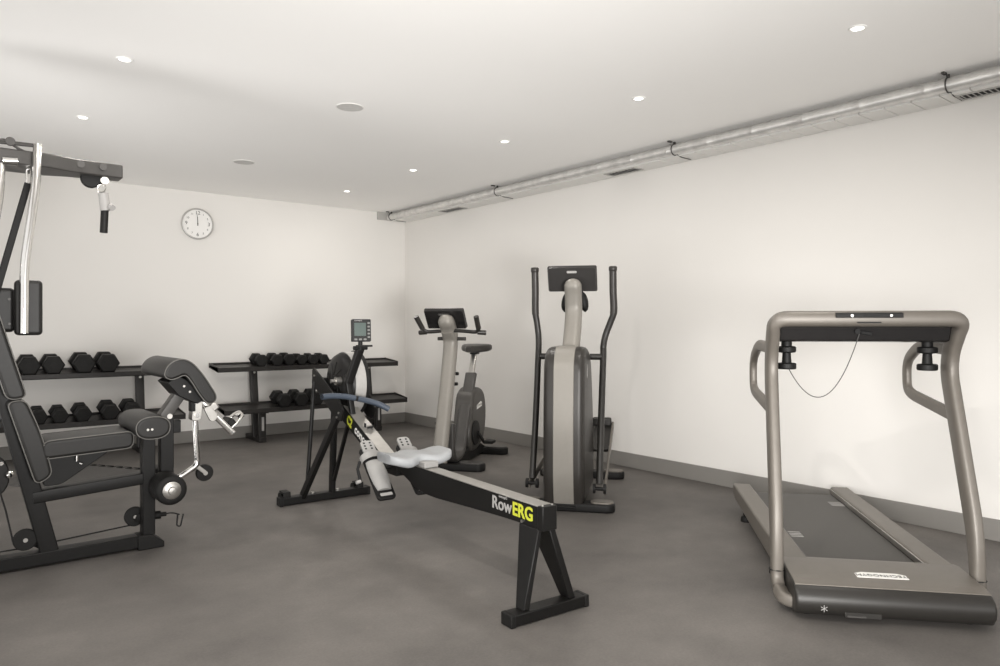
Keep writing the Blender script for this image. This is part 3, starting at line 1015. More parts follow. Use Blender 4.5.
# side plates that hold the flywheel
for xx in (-0.095, 0.125):
    m = MB()
    q = [(1.93, 0.600), (1.90, 0.675), (1.97, 0.74), (2.40, 0.915), (2.43, 0.90), (2.435, 0.81), (2.18, 0.685), (2.02, 0.605)]
    m.prism(q, 'x', xx - 0.006, xx + 0.006)
    sp_ = m.build('side_plate', M['black'], RW, bevel=0.003)
    for q in ((2.38, 0.862), (2.10, 0.745), (1.96, 0.65), (1.99, 0.62)):
        sg = -1 if xx < 0 else 1
        MB().cyl((xx + sg * 0.006, q[0], q[1]), (xx + sg * 0.013, q[0], q[1]), 0.007, n=8).build('bolt', M['steel'], sp_)
m = MB()
m.box(-0.088, 0.118, 2.30, 2.42, 0.80, 0.85)
m.build('chain_housing', M['black'], RW, bevel=0.01)
# flywheel cage: axis along x
fc = V(0.03, 2.15, 0.822)
m = MB()
m.lathe([(0.0, -0.082), (0.15, -0.078), (0.185, -0.062), (0.200, -0.038), (0.204, -0.03), (0.204, 0.072), (0.18, 0.08), (0.0, 0.082)], fc, (1, 0, 0), 44)
fw = m.build('flywheel_cover', M['black'], RW, sharp=40)
m = MB()
m.lathe([(0.2045, -0.022), (0.2075, -0.020), (0.2075, 0.052), (0.2045, 0.054)], fc, (1, 0, 0), 44)
m.build('perforated_rim', M['rimgrey'], fw)
m = MB()
m.lathe([(0.203, 0.054), (0.214, 0.055), (0.214, 0.074), (0.203, 0.076)], fc, (1, 0, 0), 44)
m.build('rim_edge', M['blackmatte'], fw)
m = MB()
m.lathe([(0.0, -0.090), (0.05, -0.088), (0.055, -0.082), (0.0, -0.08)], fc, (1, 0, 0), 24)
for k in range(10):
    a = 2 * PI * k / 10
    m.tube([(fc.x - 0.081, fc.y + 0.055 * math.cos(a), fc.z + 0.055 * math.sin(a)), (fc.x - 0.079, fc.y + 0.145 * math.cos(a + .5), fc.z + 0.145 * math.sin(a + .5))], 0.003, 5)
m.build('vent_ribs', M['blackmatte'], fw)
m = MB()
m.cyl((-0.085, 2.06, 0.845), (-0.045, 2.06, 0.845), 0.026).cyl((-0.115, 2.06, 0.845), (-0.085, 2.06, 0.845), 0.013)
m.build('damper_axle', M['steel'], RW)
m = MB()
m.sweep([(-0.02, 1.93, 0.63), (-0.05, 1.955, 0.89)], rrect(0.035, 0.03, 0.006), side=(1, 0, 0))
m.build('chain_guide', M['black'], RW)
# monitor arm and monitor
m = MB()
m.sweep([(-0.05, 1.925, 0.84), (0.002, 1.865, 1.06)], rrect(0.052, 0.034, 0.008), side=(1, 0, 0))
m.build('monitor_arm', M['black'], RW, bevel=0.002)
m = MB()
m.cyl((-0.045, 1.86, 1.062), (0.045, 1.86, 1.062), 0.013).cyl((0.0, 1.86, 1.05), (0.0, 1.86, 1.105), 0.014)
m.obox((0.015, 1.835, 1.075), (0.10, 0.03, 0.012))
m.build('arm_hinge', M['blackmatte'], RW)
m = MB()
mr = Matrix.Rotation(R(-14), 3, 'Z') @ Matrix.Rotation(R(-5), 3, 'X')
mc = V(0.0, 1.85, 1.172)
def mp(x, y, z):
    return mc + mr @ V(x, y, z)
m.loft([[mp(x, -0.016, z) for x, z in rrect(0.120, 0.140, 0.006)], [mp(x, 0.018, z) for x, z in rrect(0.120, 0.140, 0.006)]])
mo = m.build('monitor', M['blackmatte'], RW, bevel=0.002)
MB().loft([[mp(x - 0.008, -0.0175, z + 0.006) for x, z in rrect(0.072, 0.082, 0.003)], [mp(x - 0.008, -0.0155, z + 0.006) for x, z in rrect(0.072, 0.082, 0.003)]]).build('screen', M['screen'], mo)
for i in range(5):
    m = MB()
    m.loft([[mp(x + 0.046, -0.0185, z + 0.045 - i * 0.022) for x, z in rrect(0.016, 0.011, 0.003)], [mp(x + 0.046, -0.0155, z + 0.045 - i * 0.022) for x, z in rrect(0.016, 0.011, 0.003)]])
    m.build('button', M['buttongrey'], mo)
for i in range(3):
    m = MB()
    m.loft([[mp(x - 0.036 + i * 0.029, -0.0185, z - 0.057) for x, z in rrect(0.019, 0.011, 0.004)], [mp(x - 0.036 + i * 0.029, -0.0155, z - 0.057) for x, z in rrect(0.019, 0.011, 0.004)]])
    m.build('button', M['buttongrey'], mo)
MB().text('concept2', 0.013, mp(-0.02, -0.0165, 0.062), mr @ V(1, 0, 0), mr @ V(0, 0, 1), 0.0008).build('lettering', M['silverprint'], mo)
# handle with its curve
hp = smooth_path([(-0.265, 1.825, 0.772), (-0.19, 1.845, 0.772), (-0.10, 1.86, 0.762), (-0.02, 1.86, 0.745), (0.05, 1.86, 0.727), (0.12, 1.85, 0.703), (0.183, 1.83, 0.668)], 5)
m = MB()
m.tube(hp, 0.0165, 12)
hd = m.build('pull_handle', M['blackmatte'], RW, sharp=60)
MB().tube(hp[:15], 0.018, 12).build('grip', M['blue'], hd, sharp=60)
MB().tube(hp[15:], 0.0183, 12).build('grip', M['blue'], hd, sharp=60)
# front legs and foot bar
legs = [(-0.145, [((-0.172, 2.41, 0.05), (-0.085, 2.02, 0.625), 0.062, 0.03), ((-0.155, 2.37, 0.14), (-0.098, 2.395, 0.82), 0.028, 0.022)]),
        (0.04, [((0.035, 2.41, 0.05), (0.035, 2.36, 0.70), 0.060, 0.03), ((0.035, 2.37, 0.14), (0.04, 2.10, 0.62), 0.028, 0.022)])]
for fx, parts in legs:
    m = MB()
    for a, b, w_, d_ in parts:
        m.sweep([a, b], rrect(w_, d_, 0.006), side=(0, 1, 0))
    m.build('front_leg', M['black'], RW, sharp=40)
m = MB()
m.box(-0.325, 0.302, 2.385, 2.455, 0.006, 0.055)
ff = m.build('front_foot_bar', M['black'], RW, bevel=0.004)
for s in (-1, 1):
    m = MB()
    fx = -0.285 if s < 0 else 0.240
    m.cyl((fx - 0.022, 2.485, 0.040), (fx + 0.022, 2.485, 0.040), 0.036, n=18)
    m.sweep([(fx, 2.40, 0.055), (fx, 2.40, 0.085), (fx, 2.48, 0.085)], rrect(0.05, 0.012, 0.003), side=(1, 0, 0))
    m.build('transport_wheel', M['rubber'], ff)
    ex = -0.325 if s < 0 else 0.302
    MB().box(ex - 0.012, ex + 0.012, 2.383, 2.457, 0.0, 0.057).build('end_plug', M['rubber'], ff, bevel=0.004)
for sx in (-0.10, 0.08):
    MB().cyl((sx, 2.42, 0.055), (sx, 2.42, 0.066), 0.012, n=8).build('bolt', M['steel'], ff)
# foot stretchers
fs = math.atan2(0.30, 0.33)
cf, sf = math.cos(fs), math.sin(fs)
for s in (-1, 1):
    cx = s * 0.115 - 0.040
    def fp(x, u, v, cx=cx):
        return V(cx + x, 1.17 + u * cf - v * sf, 0.262 + u * sf + v * cf)
    m = MB()
    m.loft([[fp(x, u + 0.175, 0.0) for x, u in rrect(0.108, 0.35, 0.02)], [fp(x, u + 0.175, 0.018) for x, u in rrect(0.108, 0.35, 0.02)]])
    pl = m.build('foot_plate', M['blackmatte'], RW, bevel=0.003)
    m = MB()   # toe piece with slots
    m.loft([[fp(x, u + 0.345, 0.02) for x, u in rrect(0.078, 0.095, 0.02)], [fp(x, u + 0.345, 0.03) for x, u in rrect(0.078, 0.095, 0.02)]])
    toe = m.build('toe_piece', M['paleplastic'], pl)
    m = MB()
    for dx in (-0.018, 0.018):
        for du in range(3):
            m.loft([[fp(x + dx, u + 0.335 + du * 0.020, 0.0302) for x, u in rrect(0.012, 0.010, 0.003)], [fp(x + dx, u + 0.335 + du * 0.020, 0.031) for x, u in rrect(0.012, 0.010, 0.003)]])
    m.build('slots', M['dark'], toe)
    rings = []   # heel cup: curved shell over the plate
    for u, hw, hh in ((0.055, 0.040, 0.018), (0.10, 0.049, 0.032), (0.16, 0.053, 0.040), (0.21, 0.052, 0.036), (0.245, 0.048, 0.028)):
        rings.append([fp(hw * math.cos(a), u, 0.018 + hh * math.sin(a)) for a in [PI * k / 14 for k in range(15)]])
    MB().loft(rings).build('heel_cup', M['paleplastic'], pl, sharp=50)
    m = MB()   # strap
    st = [fp(0.062 * math.cos(a), 0.275, 0.012 + 0.050 * math.sin(a)) for a in [PI * (k - 1) / 14 for k in range(17)]]
    m.sweep(st, rrect(0.042, 0.004, 0.001, 1), side=V(0, cf, sf))
    m.build('strap', M['paleplastic'], pl)
    m = MB()
    m.loft([[fp(x, u + 0.028, 0.0185) for x, u in rrect(0.07, 0.018, 0.004)], [fp(x, u + 0.028, 0.021) for x, u in rrect(0.07, 0.018, 0.004)]])
    m.build('heel_tag', M['silverprint'], pl)
    m = MB()
    m.tube([fp(s * 0.066, 0.275, 0.0), fp(s * 0.085, 0.24, -0.02), fp(s * 0.09, 0.17, -0.03)], 0.009, 8)
    tl = m.build('strap_tail', M['dark'], pl)
    MB().cyl(fp(s * 0.09, 0.165, -0.03), fp(s * 0.115, 0.16, -0.03), 0.010).build('buckle', M['silverprint'], tl)
m = MB()
m.cyl((-0.175, 1.36, 0.40), (0.165, 1.36, 0.40), 0.014)
m.box(-0.045, 0.045, 1.28, 1.46, 0.36, 0.44)
m.build('footrest_bracket', M['black'], RW)
# seat on its carriage
m = MB()
rings = []
for i in range(17):
    u = -1 + 2 * i / 16
    x = -0.024 + u * 0.182
    d = 0.122 * (1 - 0.22 * abs(u) ** 5)
    notch = 0.045 * math.exp(-(u / 0.28) ** 2)
    dip = 0.011 * math.exp(-((abs(u) - 0.48) / 0.28) ** 2)
    yb, yf = 1.10 - d + notch, 1.10 + d
    zt = 0.522 - dip + 0.008 * abs(u) ** 3
    th = 0.060 - 0.010 * abs(u) ** 2
    cy, hy = (yb + yf) / 2, (yf - yb) / 2
    k = 1.0 if abs(u) < 0.97 else 0.88
    rings.append([(x, cy + a * hy * k, zt - th / 2 + b * th / 2) for a, b in ell_box(2, 2, 24, 0.45)])
m.loft(rings)
m.build('seat', M['seat'], RW, sharp=60)
m = MB()
m.box(-0.042, 0.042, 0.96, 1.18, 0.453, 0.485)
m.build('seat_carriage', M['paleplastic'], RW, bevel=0.005)

# ------------------------------------------------------------------ dumbbell racks
def rack(x0, x1, label, inset=(0.35, 0.35)):
    cx = (x0 + x1) / 2
    t = thing('dumbbell_rack', (cx, 7.45, 0), 0, label, 'rack', 'two-tier dumbbell racks')
    h = (x1 - x0) / 2
    O = V(0, 7.45, 0)
    for name, y0, z0, y1, z1 in (('upper_shelf', 7.39, 0.765, 7.68, 0.785), ('lower_shelf', 7.18, 0.352, 7.45, 0.380)):
        y0 -= 7.45
        y1 -= 7.45
        m = MB()
        q = [(y0, z0), (y0, z0 + 0.012), (y1, z1 + 0.012), (y1, z1 + 0.03), (y1 + 0.006, z1 + 0.03), (y1 + 0.006, z1 - 0.012), (y1 - 0.03, z1 - 0.012), (y0 + 0.006, z0 - 0.035), (y0, z0 - 0.03)]
        m.prism(q, 'x', -h, h)
        sh = m.build(name, M['rackmetal'], t, bevel=0.002, seg=1)
        # end cheeks
        for s in (-1, 1):
            m = MB()
            xs = sorted((s * h, s * (h - 0.008)))
            m.prism([(y0 - 0.004, z0 - 0.035), (y0 - 0.004, z0 + 0.02), (y1 + 0.01, z1 + 0.033), (y1 + 0.01, z1 - 0.016)], 'x', xs[0], xs[1])
            m.build('shelf_end', M['rackmetal'], sh)
    for s in (-1, 1):
        x = s * (h - inset[0 if s < 0 else 1])
        m = MB()
        m.sweep([(x, 7.50 - 7.45, 0.03), (x, 7.60 - 7.45, 0.775)], rrect(0.075, 0.05, 0.006), side=(1, 0, 0))
        up = m.build('upright', M['rackmetal'], t)
        MB().cyl((x, 7.555 - 7.45, 0.71), (x, 7.548 - 7.45, 0.71), 0.012, n=10).build('bolt', M['steel'], up)
        m = MB()
        m.box(x - 0.0375, x + 0.0375, 7.30 - 7.45, 7.72 - 7.45, 0.0, 0.05)
        m.build('base_foot', M['rackmetal'], t, bevel=0.004)
        m = MB()
        m.sweep([(x, 7.33 - 7.45, 0.03), (x, 7.33 - 7.45, 0.335)], rrect(0.07, 0.05, 0.006), side=(1, 0, 0))
        fr = m.build('front_post', M['rackmetal'], t)
        MB().box(x - 0.012, x + 0.012, 7.303 - 7.45, 7.306 - 7.45, 0.12, 0.26).build('sticker', M['silverprint'], fr)
        m = MB()
        m.sweep([(x, 7.50 - 7.45, 0.345), (x, 7.22 - 7.45, 0.325)], rrect(0.06, 0.035, 0.004), side=(1, 0, 0))
        m.build('bracket', M['rackmetal'], t)
    return t


rack(2.263, 4.335, 'charcoal two-tier dumbbell rack on the right, behind the rowing machine', (0.425, 0.30))
rack(-0.19, 1.90, 'charcoal two-tier dumbbell rack on the left, behind the multi-gym', (0.35, 0.315))


def dumbbell_proto(flat, length, name='dumbbell'):
    """hex dumbbell along y, resting on a flat of its hexes; flat = width across the flats"""
    t = bpy.data.objects.new(name, None)
    t.empty_display_size = 0.05
    COL.objects.link(t)
    rad = flat / 2 / math.cos(PI / 6)
    hw = length * 0.31
    ch = 0.14 * rad
    for s in (-1, 1):
        m = MB()
        y0, y1 = s * (length / 2 - hw), s * length / 2
        rings = []
        for rr, yy in ((rad * 0.80, y0), (rad, y0 + s * ch), (rad, y1 - s * ch), (rad * 0.86, y1), ):
            rings.append([(rr * math.cos(PI / 3 * k), yy, flat / 2 + rr * math.sin(PI / 3 * k)) for k in range(6)])
        m.loft(rings)
        hd_ = m.build('head', M['rubber'], t, bevel=0.003, sharp=20)
        MB().lathe([(0.0, 0.0), (rad * 0.30, 0.0), (rad * 0.30, 0.0012), (0.0, 0.0012)], (0, y1, flat / 2), (0, s, 0), 18).build('end_disc', M['blackmatte'], hd_)
    m = MB()
    a = length / 2 - hw
    m.lathe([(0.013, -a), (0.0155, -a * 0.5), (0.0165, 0), (0.0155, a * 0.5), (0.013, a)], (0, 0, flat / 2), (0, 1, 0), 14)
    m.build('handle', M['steel'], t)
    return t


def shelf_pos(upper, frac=0.5):
    if upper:
        y0, z0, y1, z1 = 7.39, 0.777, 7.68, 0.797
    else:
        y0, z0, y1, z1 = 7.18, 0.364, 7.45, 0.392
    return y0 + (y1 - y0) * frac, z0 + (z1 - z0) * frac, math.atan2(z1 - z0, y1 - y0)


ORD = ['first', 'second', 'third', 'fourth', 'fifth', 'sixth']
def place_row(protos, upper, xs, sizes, rackname, group, frac=0.42, toe=0.0):
    for i, (x, k) in enumerate(zip(xs, sizes)):
        y, z, a = shelf_pos(upper, frac)
        lab = 'black hex dumbbell on the %s shelf of the %s rack, %s from the left' % ('upper' if upper else 'lower', rackname, ORD[i])
        p, used = protos[k]
        if used:
            o = dup(p, (x, y, z + 0.0008), (a, 0, toe), lab)
        else:
            o = p
            o.location = (x, y, z + 0.0008)
            o.rotation_euler = (a, 0, toe)
            o['label'] = lab
            protos[k][1] = True
        o['category'] = 'dumbbell'
        o['group'] = group


protos = {k: [dumbbell_proto(f, l), False] for k, (f, l) in {'a': (0.152, 0.30), 'b': (0.162, 0.31), 'c': (0.118, 0.225), 'd': (0.106, 0.21), 'e': (0.118, 0.25), 'g': (0.135, 0.27), 'h': (0.125, 0.26)}.items()}
place_row(protos, True, [0.675, 0.855, 1.09, 1.285], 'aabb', 'left', 'dumbbells on the left rack, upper shelf', 0.45)
place_row(protos, False, [0.725, 0.880, 1.052, 1.265, 1.445], 'eehgg', 'left', 'dumbbells on the left rack, lower shelf', 0.45)
place_row(protos, True, [2.715, 2.885, 3.02, 3.16, 3.29, 3.415], 'cccddd', 'right', 'dumbbells on the right rack, upper shelf', 0.42)
place_row(protos, False, [2.865, 3.045, 3.225], 'ggg', 'right', 'dumbbells on the right rack, lower shelf', 0.40)

# ------------------------------------------------------------------ multi-gym
GX, GY = 0.6, 4.24
MG = thing('multi_gym', (GX, GY, 0), 0, 'black multi-gym with bench, curl pad and pulley arm at the left edge', 'multi-gym')


def g(x, y, z):
    return (x - GX, y - GY, z)


def gp(pts):
    return [(p[0] - GX, p[1]) for p in pts]


# base rail, cross feet and the unseen main upright that carries the pulley arm
m = MB()
m.box(-0.35 - GX, 0.90 - GX, -0.04, 0.04, 0.012, 0.075)
m.build('base_rail', M['black'], MG, bevel=0.004)
m = MB()
m.prism(gp([(0.87, 0.0), (0.87, 0.078), (0.935, 0.078), (1.0, 0.03), (1.0, 0.0)]), 'y', -0.052, 0.052)
m.build('rail_foot', M['rubber'], MG, bevel=0.005)
m = MB()
m.box(-0.42 - GX, -0.34 - GX, -0.40, 0.40, 0.0, 0.075)
m.build('rear_foot', M['black'], MG, bevel=0.004)
m = MB()
m.box(-0.06 - GX, 0.02 - GX, -0.04, 0.04, 0.07, 2.06)
m.build('main_upright', M['black'], MG, bevel=0.004)
m = MB()
for k in range(12):
    m.box(-0.36 - GX, -0.16 - GX, -0.11, 0.11, 0.10 + k * 0.05, 0.146 + k * 0.05)
m.build('weight_stack', M['blackmatte'], MG, bevel=0.004)
# slanted back post
m = MB()
m.sweep([g(0.470, GY, 0.07), g(0.085, GY, 1.72)], rrect(0.075, 0.08, 0.006), side=(0, 1, 0))
m.sweep([g(0.085, GY, 1.70), g(-0.02, GY, 1.76)], rrect(0.07, 0.07, 0.006), side=(0, 1, 0))
m.build('slanted_post', M['black'], MG)
# front post and horizontal beam
m = MB()
m.box(0.895 - GX, 0.958 - GX, -0.035, 0.035, 0.07, 0.635)
m.build('front_post', M['black'], MG, bevel=0.004)
m = MB()
m.sweep([g(0.40, GY, 0.350), g(0.895, GY, 0.380)], rrect(0.08, 0.06, 0.006), side=(0, 1, 0))
m.build('seat_beam', M['black'], MG)


def pad(name, outline, y0, y1, parent, b=0.015, pipe=0.0028, material=None):
    """upholstered pad: outline in (x,z), stretched along y, with piping around both end faces"""
    m = MB()
    m.bprism(gp(outline), 'y', y0 - GY, y1 - GY, b, 4)
    o = m.build(name, material or M['vinyl'], parent, sharp=55)
    for yy in (y0, y1):
        sg = 1 if yy == y0 else -1
        cx = sum(p[0] for p in outline) / len(outline)
        cz = sum(p[1] for p in outline) / len(outline)
        ps = [(p[0] - GX, yy - GY + sg * b * 0.30, p[1]) for p in outline]
        c = V(cx - GX, 0, cz)
        q = []
        for p in ps:
            v = V(p)
            d = V(c.x - v.x, 0, c.z - v.z)
            if d.length > 1e-6:
                v = v + d.normalized() * b * 0.22
            q.append(v)
        mm = MB()
        mm.tube(q, pipe, 6, closed=True)
        mm.build('piping', M['piping'], o, sharp=60)
    return o


def rpoly(pts, r, n=4):
    """rounded closed polygon"""
    N = len(pts)
    out = []
    for i in range(N):
        a, p, b = V(*pts[i - 1], 0), V(*pts[i], 0), V(*pts[(i + 1) % N], 0)
        rr = r[i] if isinstance(r, (list, tuple)) else r
        ta = min(rr, (a - p).length * 0.48)
        tb = min(rr, (b - p).length * 0.48)
        p0, p1 = p + (a - p).normalized() * ta, p + (b - p).normalized() * tb
        for k in range(n + 1):
            u = k / n
            q = p0 * (1 - u) ** 2 + p * 2 * u * (1 - u) + p1 * u * u
            out.append((q.x, q.y))
    return out


Y0, Y1 = 4.10, 4.39
# seat
pad('seat', rpoly([(0.425, 0.550), (0.832, 0.567), (0.835, 0.655), (0.427, 0.640)], 0.036), Y0, Y1, MG)
m = MB()
m.prism(gp(rpoly([(0.47, 0.553), (0.76, 0.565), (0.70, 0.52), (0.52, 0.40), (0.44, 0.40)], 0.02)), 'y', -0.03, 0.03)
m.build('seat_bracket', M['black'], MG, bevel=0.003)
m = MB()
m.cyl(g(0.585, 4.18, 0.548), g(0.585, 4.18, 0.515), 0.008).cyl(g(0.60, 4.205, 0.50), g(0.612, 4.20, 0.495), 0.008)
m.build('adjust_pin', M['chrome'], MG)
# back pads
pad('back_pad', rpoly([(0.286, 0.845), (0.368, 0.853), (0.21, 1.42), (0.13, 1.40)], 0.036), Y0, Y1, MG)
pad('back_pad', rpoly([(0.284, 0.842), (0.360, 0.850), (0.430, 0.67), (0.472, 0.468), (0.402, 0.428)], [0.034, 0.034, 0.08, 0.034, 0.034]), Y0, Y1, MG)
# oval thigh pad across the front of the seat
ov = [(0.907 + a, 0.672 + b) for a, b in ell_box(0.170, 0.122, 28, 0.85)]
pad('thigh_pad', ov, 4.02, 4.46, MG, 0.016, 0.003)
for xx in (0.880, 0.900):
    MB().cyl(g(xx, 4.021, 0.665), g(xx, 4.018, 0.665), 0.006).build('pad_bolt', M['steel'], MG)
# second post and the arm of the curl pad
m = MB()
m.box(0.985 - GX, 1.052 - GX, -0.035, 0.035, 0.34, 0.72)
m.box(0.94 - GX, 1.09 - GX, -0.03, 0.03, 0.61, 0.68)
m.box(0.94 - GX, 1.05 - GX, -0.03, 0.03, 0.34, 0.39)
m.build('arm_post', M['black'], MG, bevel=0.004)
m = MB()
m.sweep([g(1.005, GY, 0.70), g(1.135, GY, 0.89)], rrect(0.075, 0.06, 0.005), side=(0, 1, 0))
m.build('curl_arm', M['greymetal'], MG)
m = MB()
m.cyl(g(1.03, 4.21, 0.705), g(1.03, 4.200, 0.705), 0.014)
m.build('arm_bolt', M['steel'], MG)
m = MB()
m.prism(gp([(1.0, 0.895), (1.06, 0.93), (1.10, 0.905), (1.19, 0.79), (1.155, 0.77), (1.06, 0.82)]), 'y', -0.11, 0.11)
br = m.build('pad_bracket', M['black'], MG, bevel=0.004)
for q in ((1.085, 0.872), (1.115, 0.84)):
    MB().cyl(g(q[0], GY - 0.11, q[1]), g(q[0], GY - 0.114, q[1]), 0.006).build('bolt', M['steel'], br)
cpad = rpoly([(0.962, 0.925), (0.985, 0.985), (1.045, 1.018), (1.106, 1.0), (1.166, 0.93), (1.243, 0.80), (1.225, 0.762), (1.188, 0.762), (1.15, 0.81), (1.098, 0.903), (1.07, 0.930), (1.035, 0.912), (0.997, 0.900)], [0.03, 0.03, 0.05, 0.05, 0.05, 0.035, 0.02, 0.02, 0.03, 0.03, 0.03, 0.03, 0.03], 4)
cpad = [(p[0], p[1] + 0.012) for p in cpad]
pad('curl_pad', cpad, 4.06, 4.60, MG, 0.012, 0.003)
# leg lever with foam rollers
m = MB()
m.cyl(g(1.0, 4.03, 0.332), g(1.0, 4.45, 0.332), 0.013)
m.sweep([g(1.0, GY, 0.332), g(1.02, GY, 0.42)], rrect(0.05, 0.05, 0.005), side=(0, 1, 0))
m.build('lever_axle', M['chrome'], MG)
for y0, y1 in ((4.035, 4.215), (4.275, 4.445)):
    m = MB()
    m.lathe([(0.05, 0.0), (0.069, 0.0), (0.077, 0.008), (0.079, 0.02), (0.079, y1 - y0 - 0.02), (0.077, y1 - y0 - 0.008), (0.07, y1 - y0), (0.03, y1 - y0)], g(1.0, y0, 0.332), (0, 1, 0), 32)
    fr = m.build('foam_roller', M['rubber'], MG, sharp=50)
    m = MB()
    s = y0 if y0 < 4.2 else y1
    d = -1 if y0 < 4.2 else 1
    m.lathe([(0.0, 0.018), (0.018, 0.016), (0.022, 0.006), (0.038, 0.004), (0.046, 0.0), (0.046, -0.01), (0.0, -0.01)], g(1.0, s, 0.332), (0, d, 0), 28)
    m.build('roller_cap', M['steel'], fr)
# chrome curl bar with its small wheel
m = MB()
m.tube(fillet([g(1.02, 4.27, 0.335), g(1.10, 4.27, 0.352), g(1.195, 4.27, 0.41), g(1.178, 4.27, 0.72)], [0.02, 0.03], 5), 0.0165, 12)
m.build('chrome_lever', M['chrome'], MG, sharp=60)
m = MB()
m.lathe([(0.012, -0.018), (0.045, -0.016), (0.048, -0.008), (0.048, 0.008), (0.045, 0.016), (0.012, 0.018)], g(1.232, 4.27, 0.36), (0, 1, 0), 24)
wh = m.build('lever_wheel', M['rubber'], MG)
MB().cyl(g(1.232, 4.245, 0.36), g(1.232, 4.295, 0.36), 0.012).build('wheel_bolt', M['steel'], wh)
m = MB()
m.sweep([g(1.19, 4.293, 0.40), g(1.235, 4.293, 0.36)], rrect(0.006, 0.026, 0.003), side=(0, 1, 0))
m.sweep([g(1.19, 4.247, 0.40), g(1.228, 4.247, 0.366)], rrect(0.006, 0.022, 0.003), side=(0, 1, 0))
m.cyl(g(1.10, 4.27, 0.33), g(1.11, 4.27, 0.305), 0.012)
m.build('wheel_fork', M['steel'], MG)
m = MB()
m.box(1.145 - GX, 1.170 - GX, -0.02, 0.03, 0.72, 0.88)
m.build('hanger', M['black'], MG, bevel=0.002)
m = MB()
m.prism(gp(rpoly([(1.150, 0.665), (1.205, 0.665), (1.215, 0.80), (1.165, 0.82)], 0.02)), 'y', -0.01, 0.06)
m.build('hinge_plate', M['steel'], MG, bevel=0.003)
m = MB()
m.cyl(g(1.183, 4.222, 0.697), g(1.183, 4.232, 0.697), 0.016)
m.build('hinge_bolt', M['chrome'], MG)
m = MB()
m.sweep([g(1.165, 4.25, 0.815), g(1.385, 4.25, 0.575)], rrect(0.035, 0.032, 0.006), side=(0, 1, 0))
m.build('curl_bar', M['chrome'], MG)
def loop(y0, y1, pts, r, name):
    """U-shaped strap handle bent from flat bar"""
    m = MB()
    m.sweep(fillet([g(*p) for p in pts], r, 5), rrect(0.034, 0.007, 0.002), side=(0.62, 0.0, -0.66))
    return m.build(name, M['steel'], MG)
m = MB()
m.sweep(fillet([g(1.372, 4.30, 0.585), g(1.455, 4.30, 0.655), g(1.475, 4.46, 0.67), g(1.39, 4.46, 0.60)], [0.05, 0.05], 6), rrect(0.05, 0.012, 0.004), side=(0.2, 1, 0.1))
m.build('grip_handle', M['chrome'], MG)
m = MB()
m.obox(g(1.285, 4.37, 0.735), (0.05, 0.22, 0.045), Matrix.Rotation(R(48), 3, 'Y'))
m.build('grip_handle', M['steel'], MG, bevel=0.008)
m = MB()
m.obox(g(1.40, 4.37, 0.625), (0.05, 0.14, 0.045), Matrix.Rotation(R(48), 3, 'Y'))
m.build('grip_handle', M['blackmatte'], MG, bevel=0.008)
m = MB()
m.prism(gp(rpoly([(1.21, 0.735), (1.245, 0.75), (1.29, 0.69), (1.27, 0.655), (1.245, 0.66)], 0.012)), 'y', -0.035, -0.02)
m.build('slot_plate', M['steel'], MG, bevel=0.002)
# pulleys, cable and hook near the floor
for px, pz in ((0.368, 0.148), (0.875, 0.162)):
    m = MB()
    m.lathe([(0.0, -0.014), (0.048, -0.014), (0.052, -0.010), (0.044, 0.0), (0.052, 0.010), (0.048, 0.014), (0.0, 0.014)], g(px, 4.30 if px > 0.5 else 4.22, pz), (0, 1, 0), 28)
    pu = m.build('pulley', M['blackmatte'], MG)
    yb = (4.30 if px > 0.5 else 4.22)
    MB().cyl(g(px, yb - 0.02, pz), g(px, yb + 0.02, pz), 0.010).build('pulley_bolt', M['steel'], pu)
m = MB()
m.sweep([g(0.368, 4.245, 0.148), g(0.435, 4.245, 0.105)], rrect(0.006, 0.04, 0.002), side=(0, 1, 0))
m.build('pulley_bracket', M['black'], MG)
m = MB()
m.sweep([g(0.875, 4.275, 0.162), g(0.90, 4.275, 0.15)], rrect(0.006, 0.04, 0.002), side=(0, 1, 0))
m.build('pulley_bracket', M['black'], MG)
m = MB()
m.cyl(g(0.94, GY, 0.165), g(0.99, GY, 0.165), 0.022).cyl(g(0.99, GY, 0.165), g(1.02, GY, 0.165), 0.012)
m.build('cable_stop', M['rubber'], MG)
m = MB()
m.tube(smooth_path([g(1.01, GY, 0.165), g(1.05, GY, 0.165), g(1.09, GY, 0.15)], 5), 0.004, 6)
m.tube([g(0.86, 4.30, 0.118), g(0.37, 4.26, 0.097), g(-0.10, 4.26, 0.095)], 0.004, 6)
m.tube([g(0.318, 4.22, 0.148), g(0.29, 4.22, 0.30), g(0.24, 4.22, 0.50)], 0.004, 6)
m.build('cable', M['dark'], MG)
m = MB()
m.tube(fillet([g(1.08, GY, 0.15), g(1.075, GY, 0.09), g(1.095, GY, 0.082), g(1.11, GY, 0.15)], 0.015, 4), 0.0042, 6)
m.build('carabiner', M['dark'], MG)
# top pulley arm: grey folded channel
m = MB()
q = [(0.02, 4.12), (0.46, 4.12), (0.56, 4.16), (0.795, 4.18), (0.795, 4.29), (0.56, 4.32), (0.46, 4.36), (0.02, 4.36)]
m.prism([(p[0] - GX, p[1] - GY) for p in q], 'z', 1.975, 2.045)
m.build('pulley_arm', M['greymetal'], MG, bevel=0.006)
m = MB()
m.box(-0.10 - GX, 0.10 - GX, -0.06, 0.06, 1.97, 2.06)
m.build('arm_mount', M['black'], MG, bevel=0.004)
for xx in (0.60, 0.70):
    MB().cyl(g(xx, 4.182, 2.02), g(xx, 4.160, 2.02), 0.018, n=14).build('arm_bolt', M['greymetal'], MG)
m = MB()
m.lathe([(0.0, -0.014), (0.044, -0.014), (0.048, -0.010), (0.042, 0.0), (0.048, 0.010), (0.044, 0.014), (0.0, 0.014)], g(0.655, 4.235, 1.965), (0, 1, 0), 26)
m.build('pulley', M['blackmatte'], MG)
m = MB()
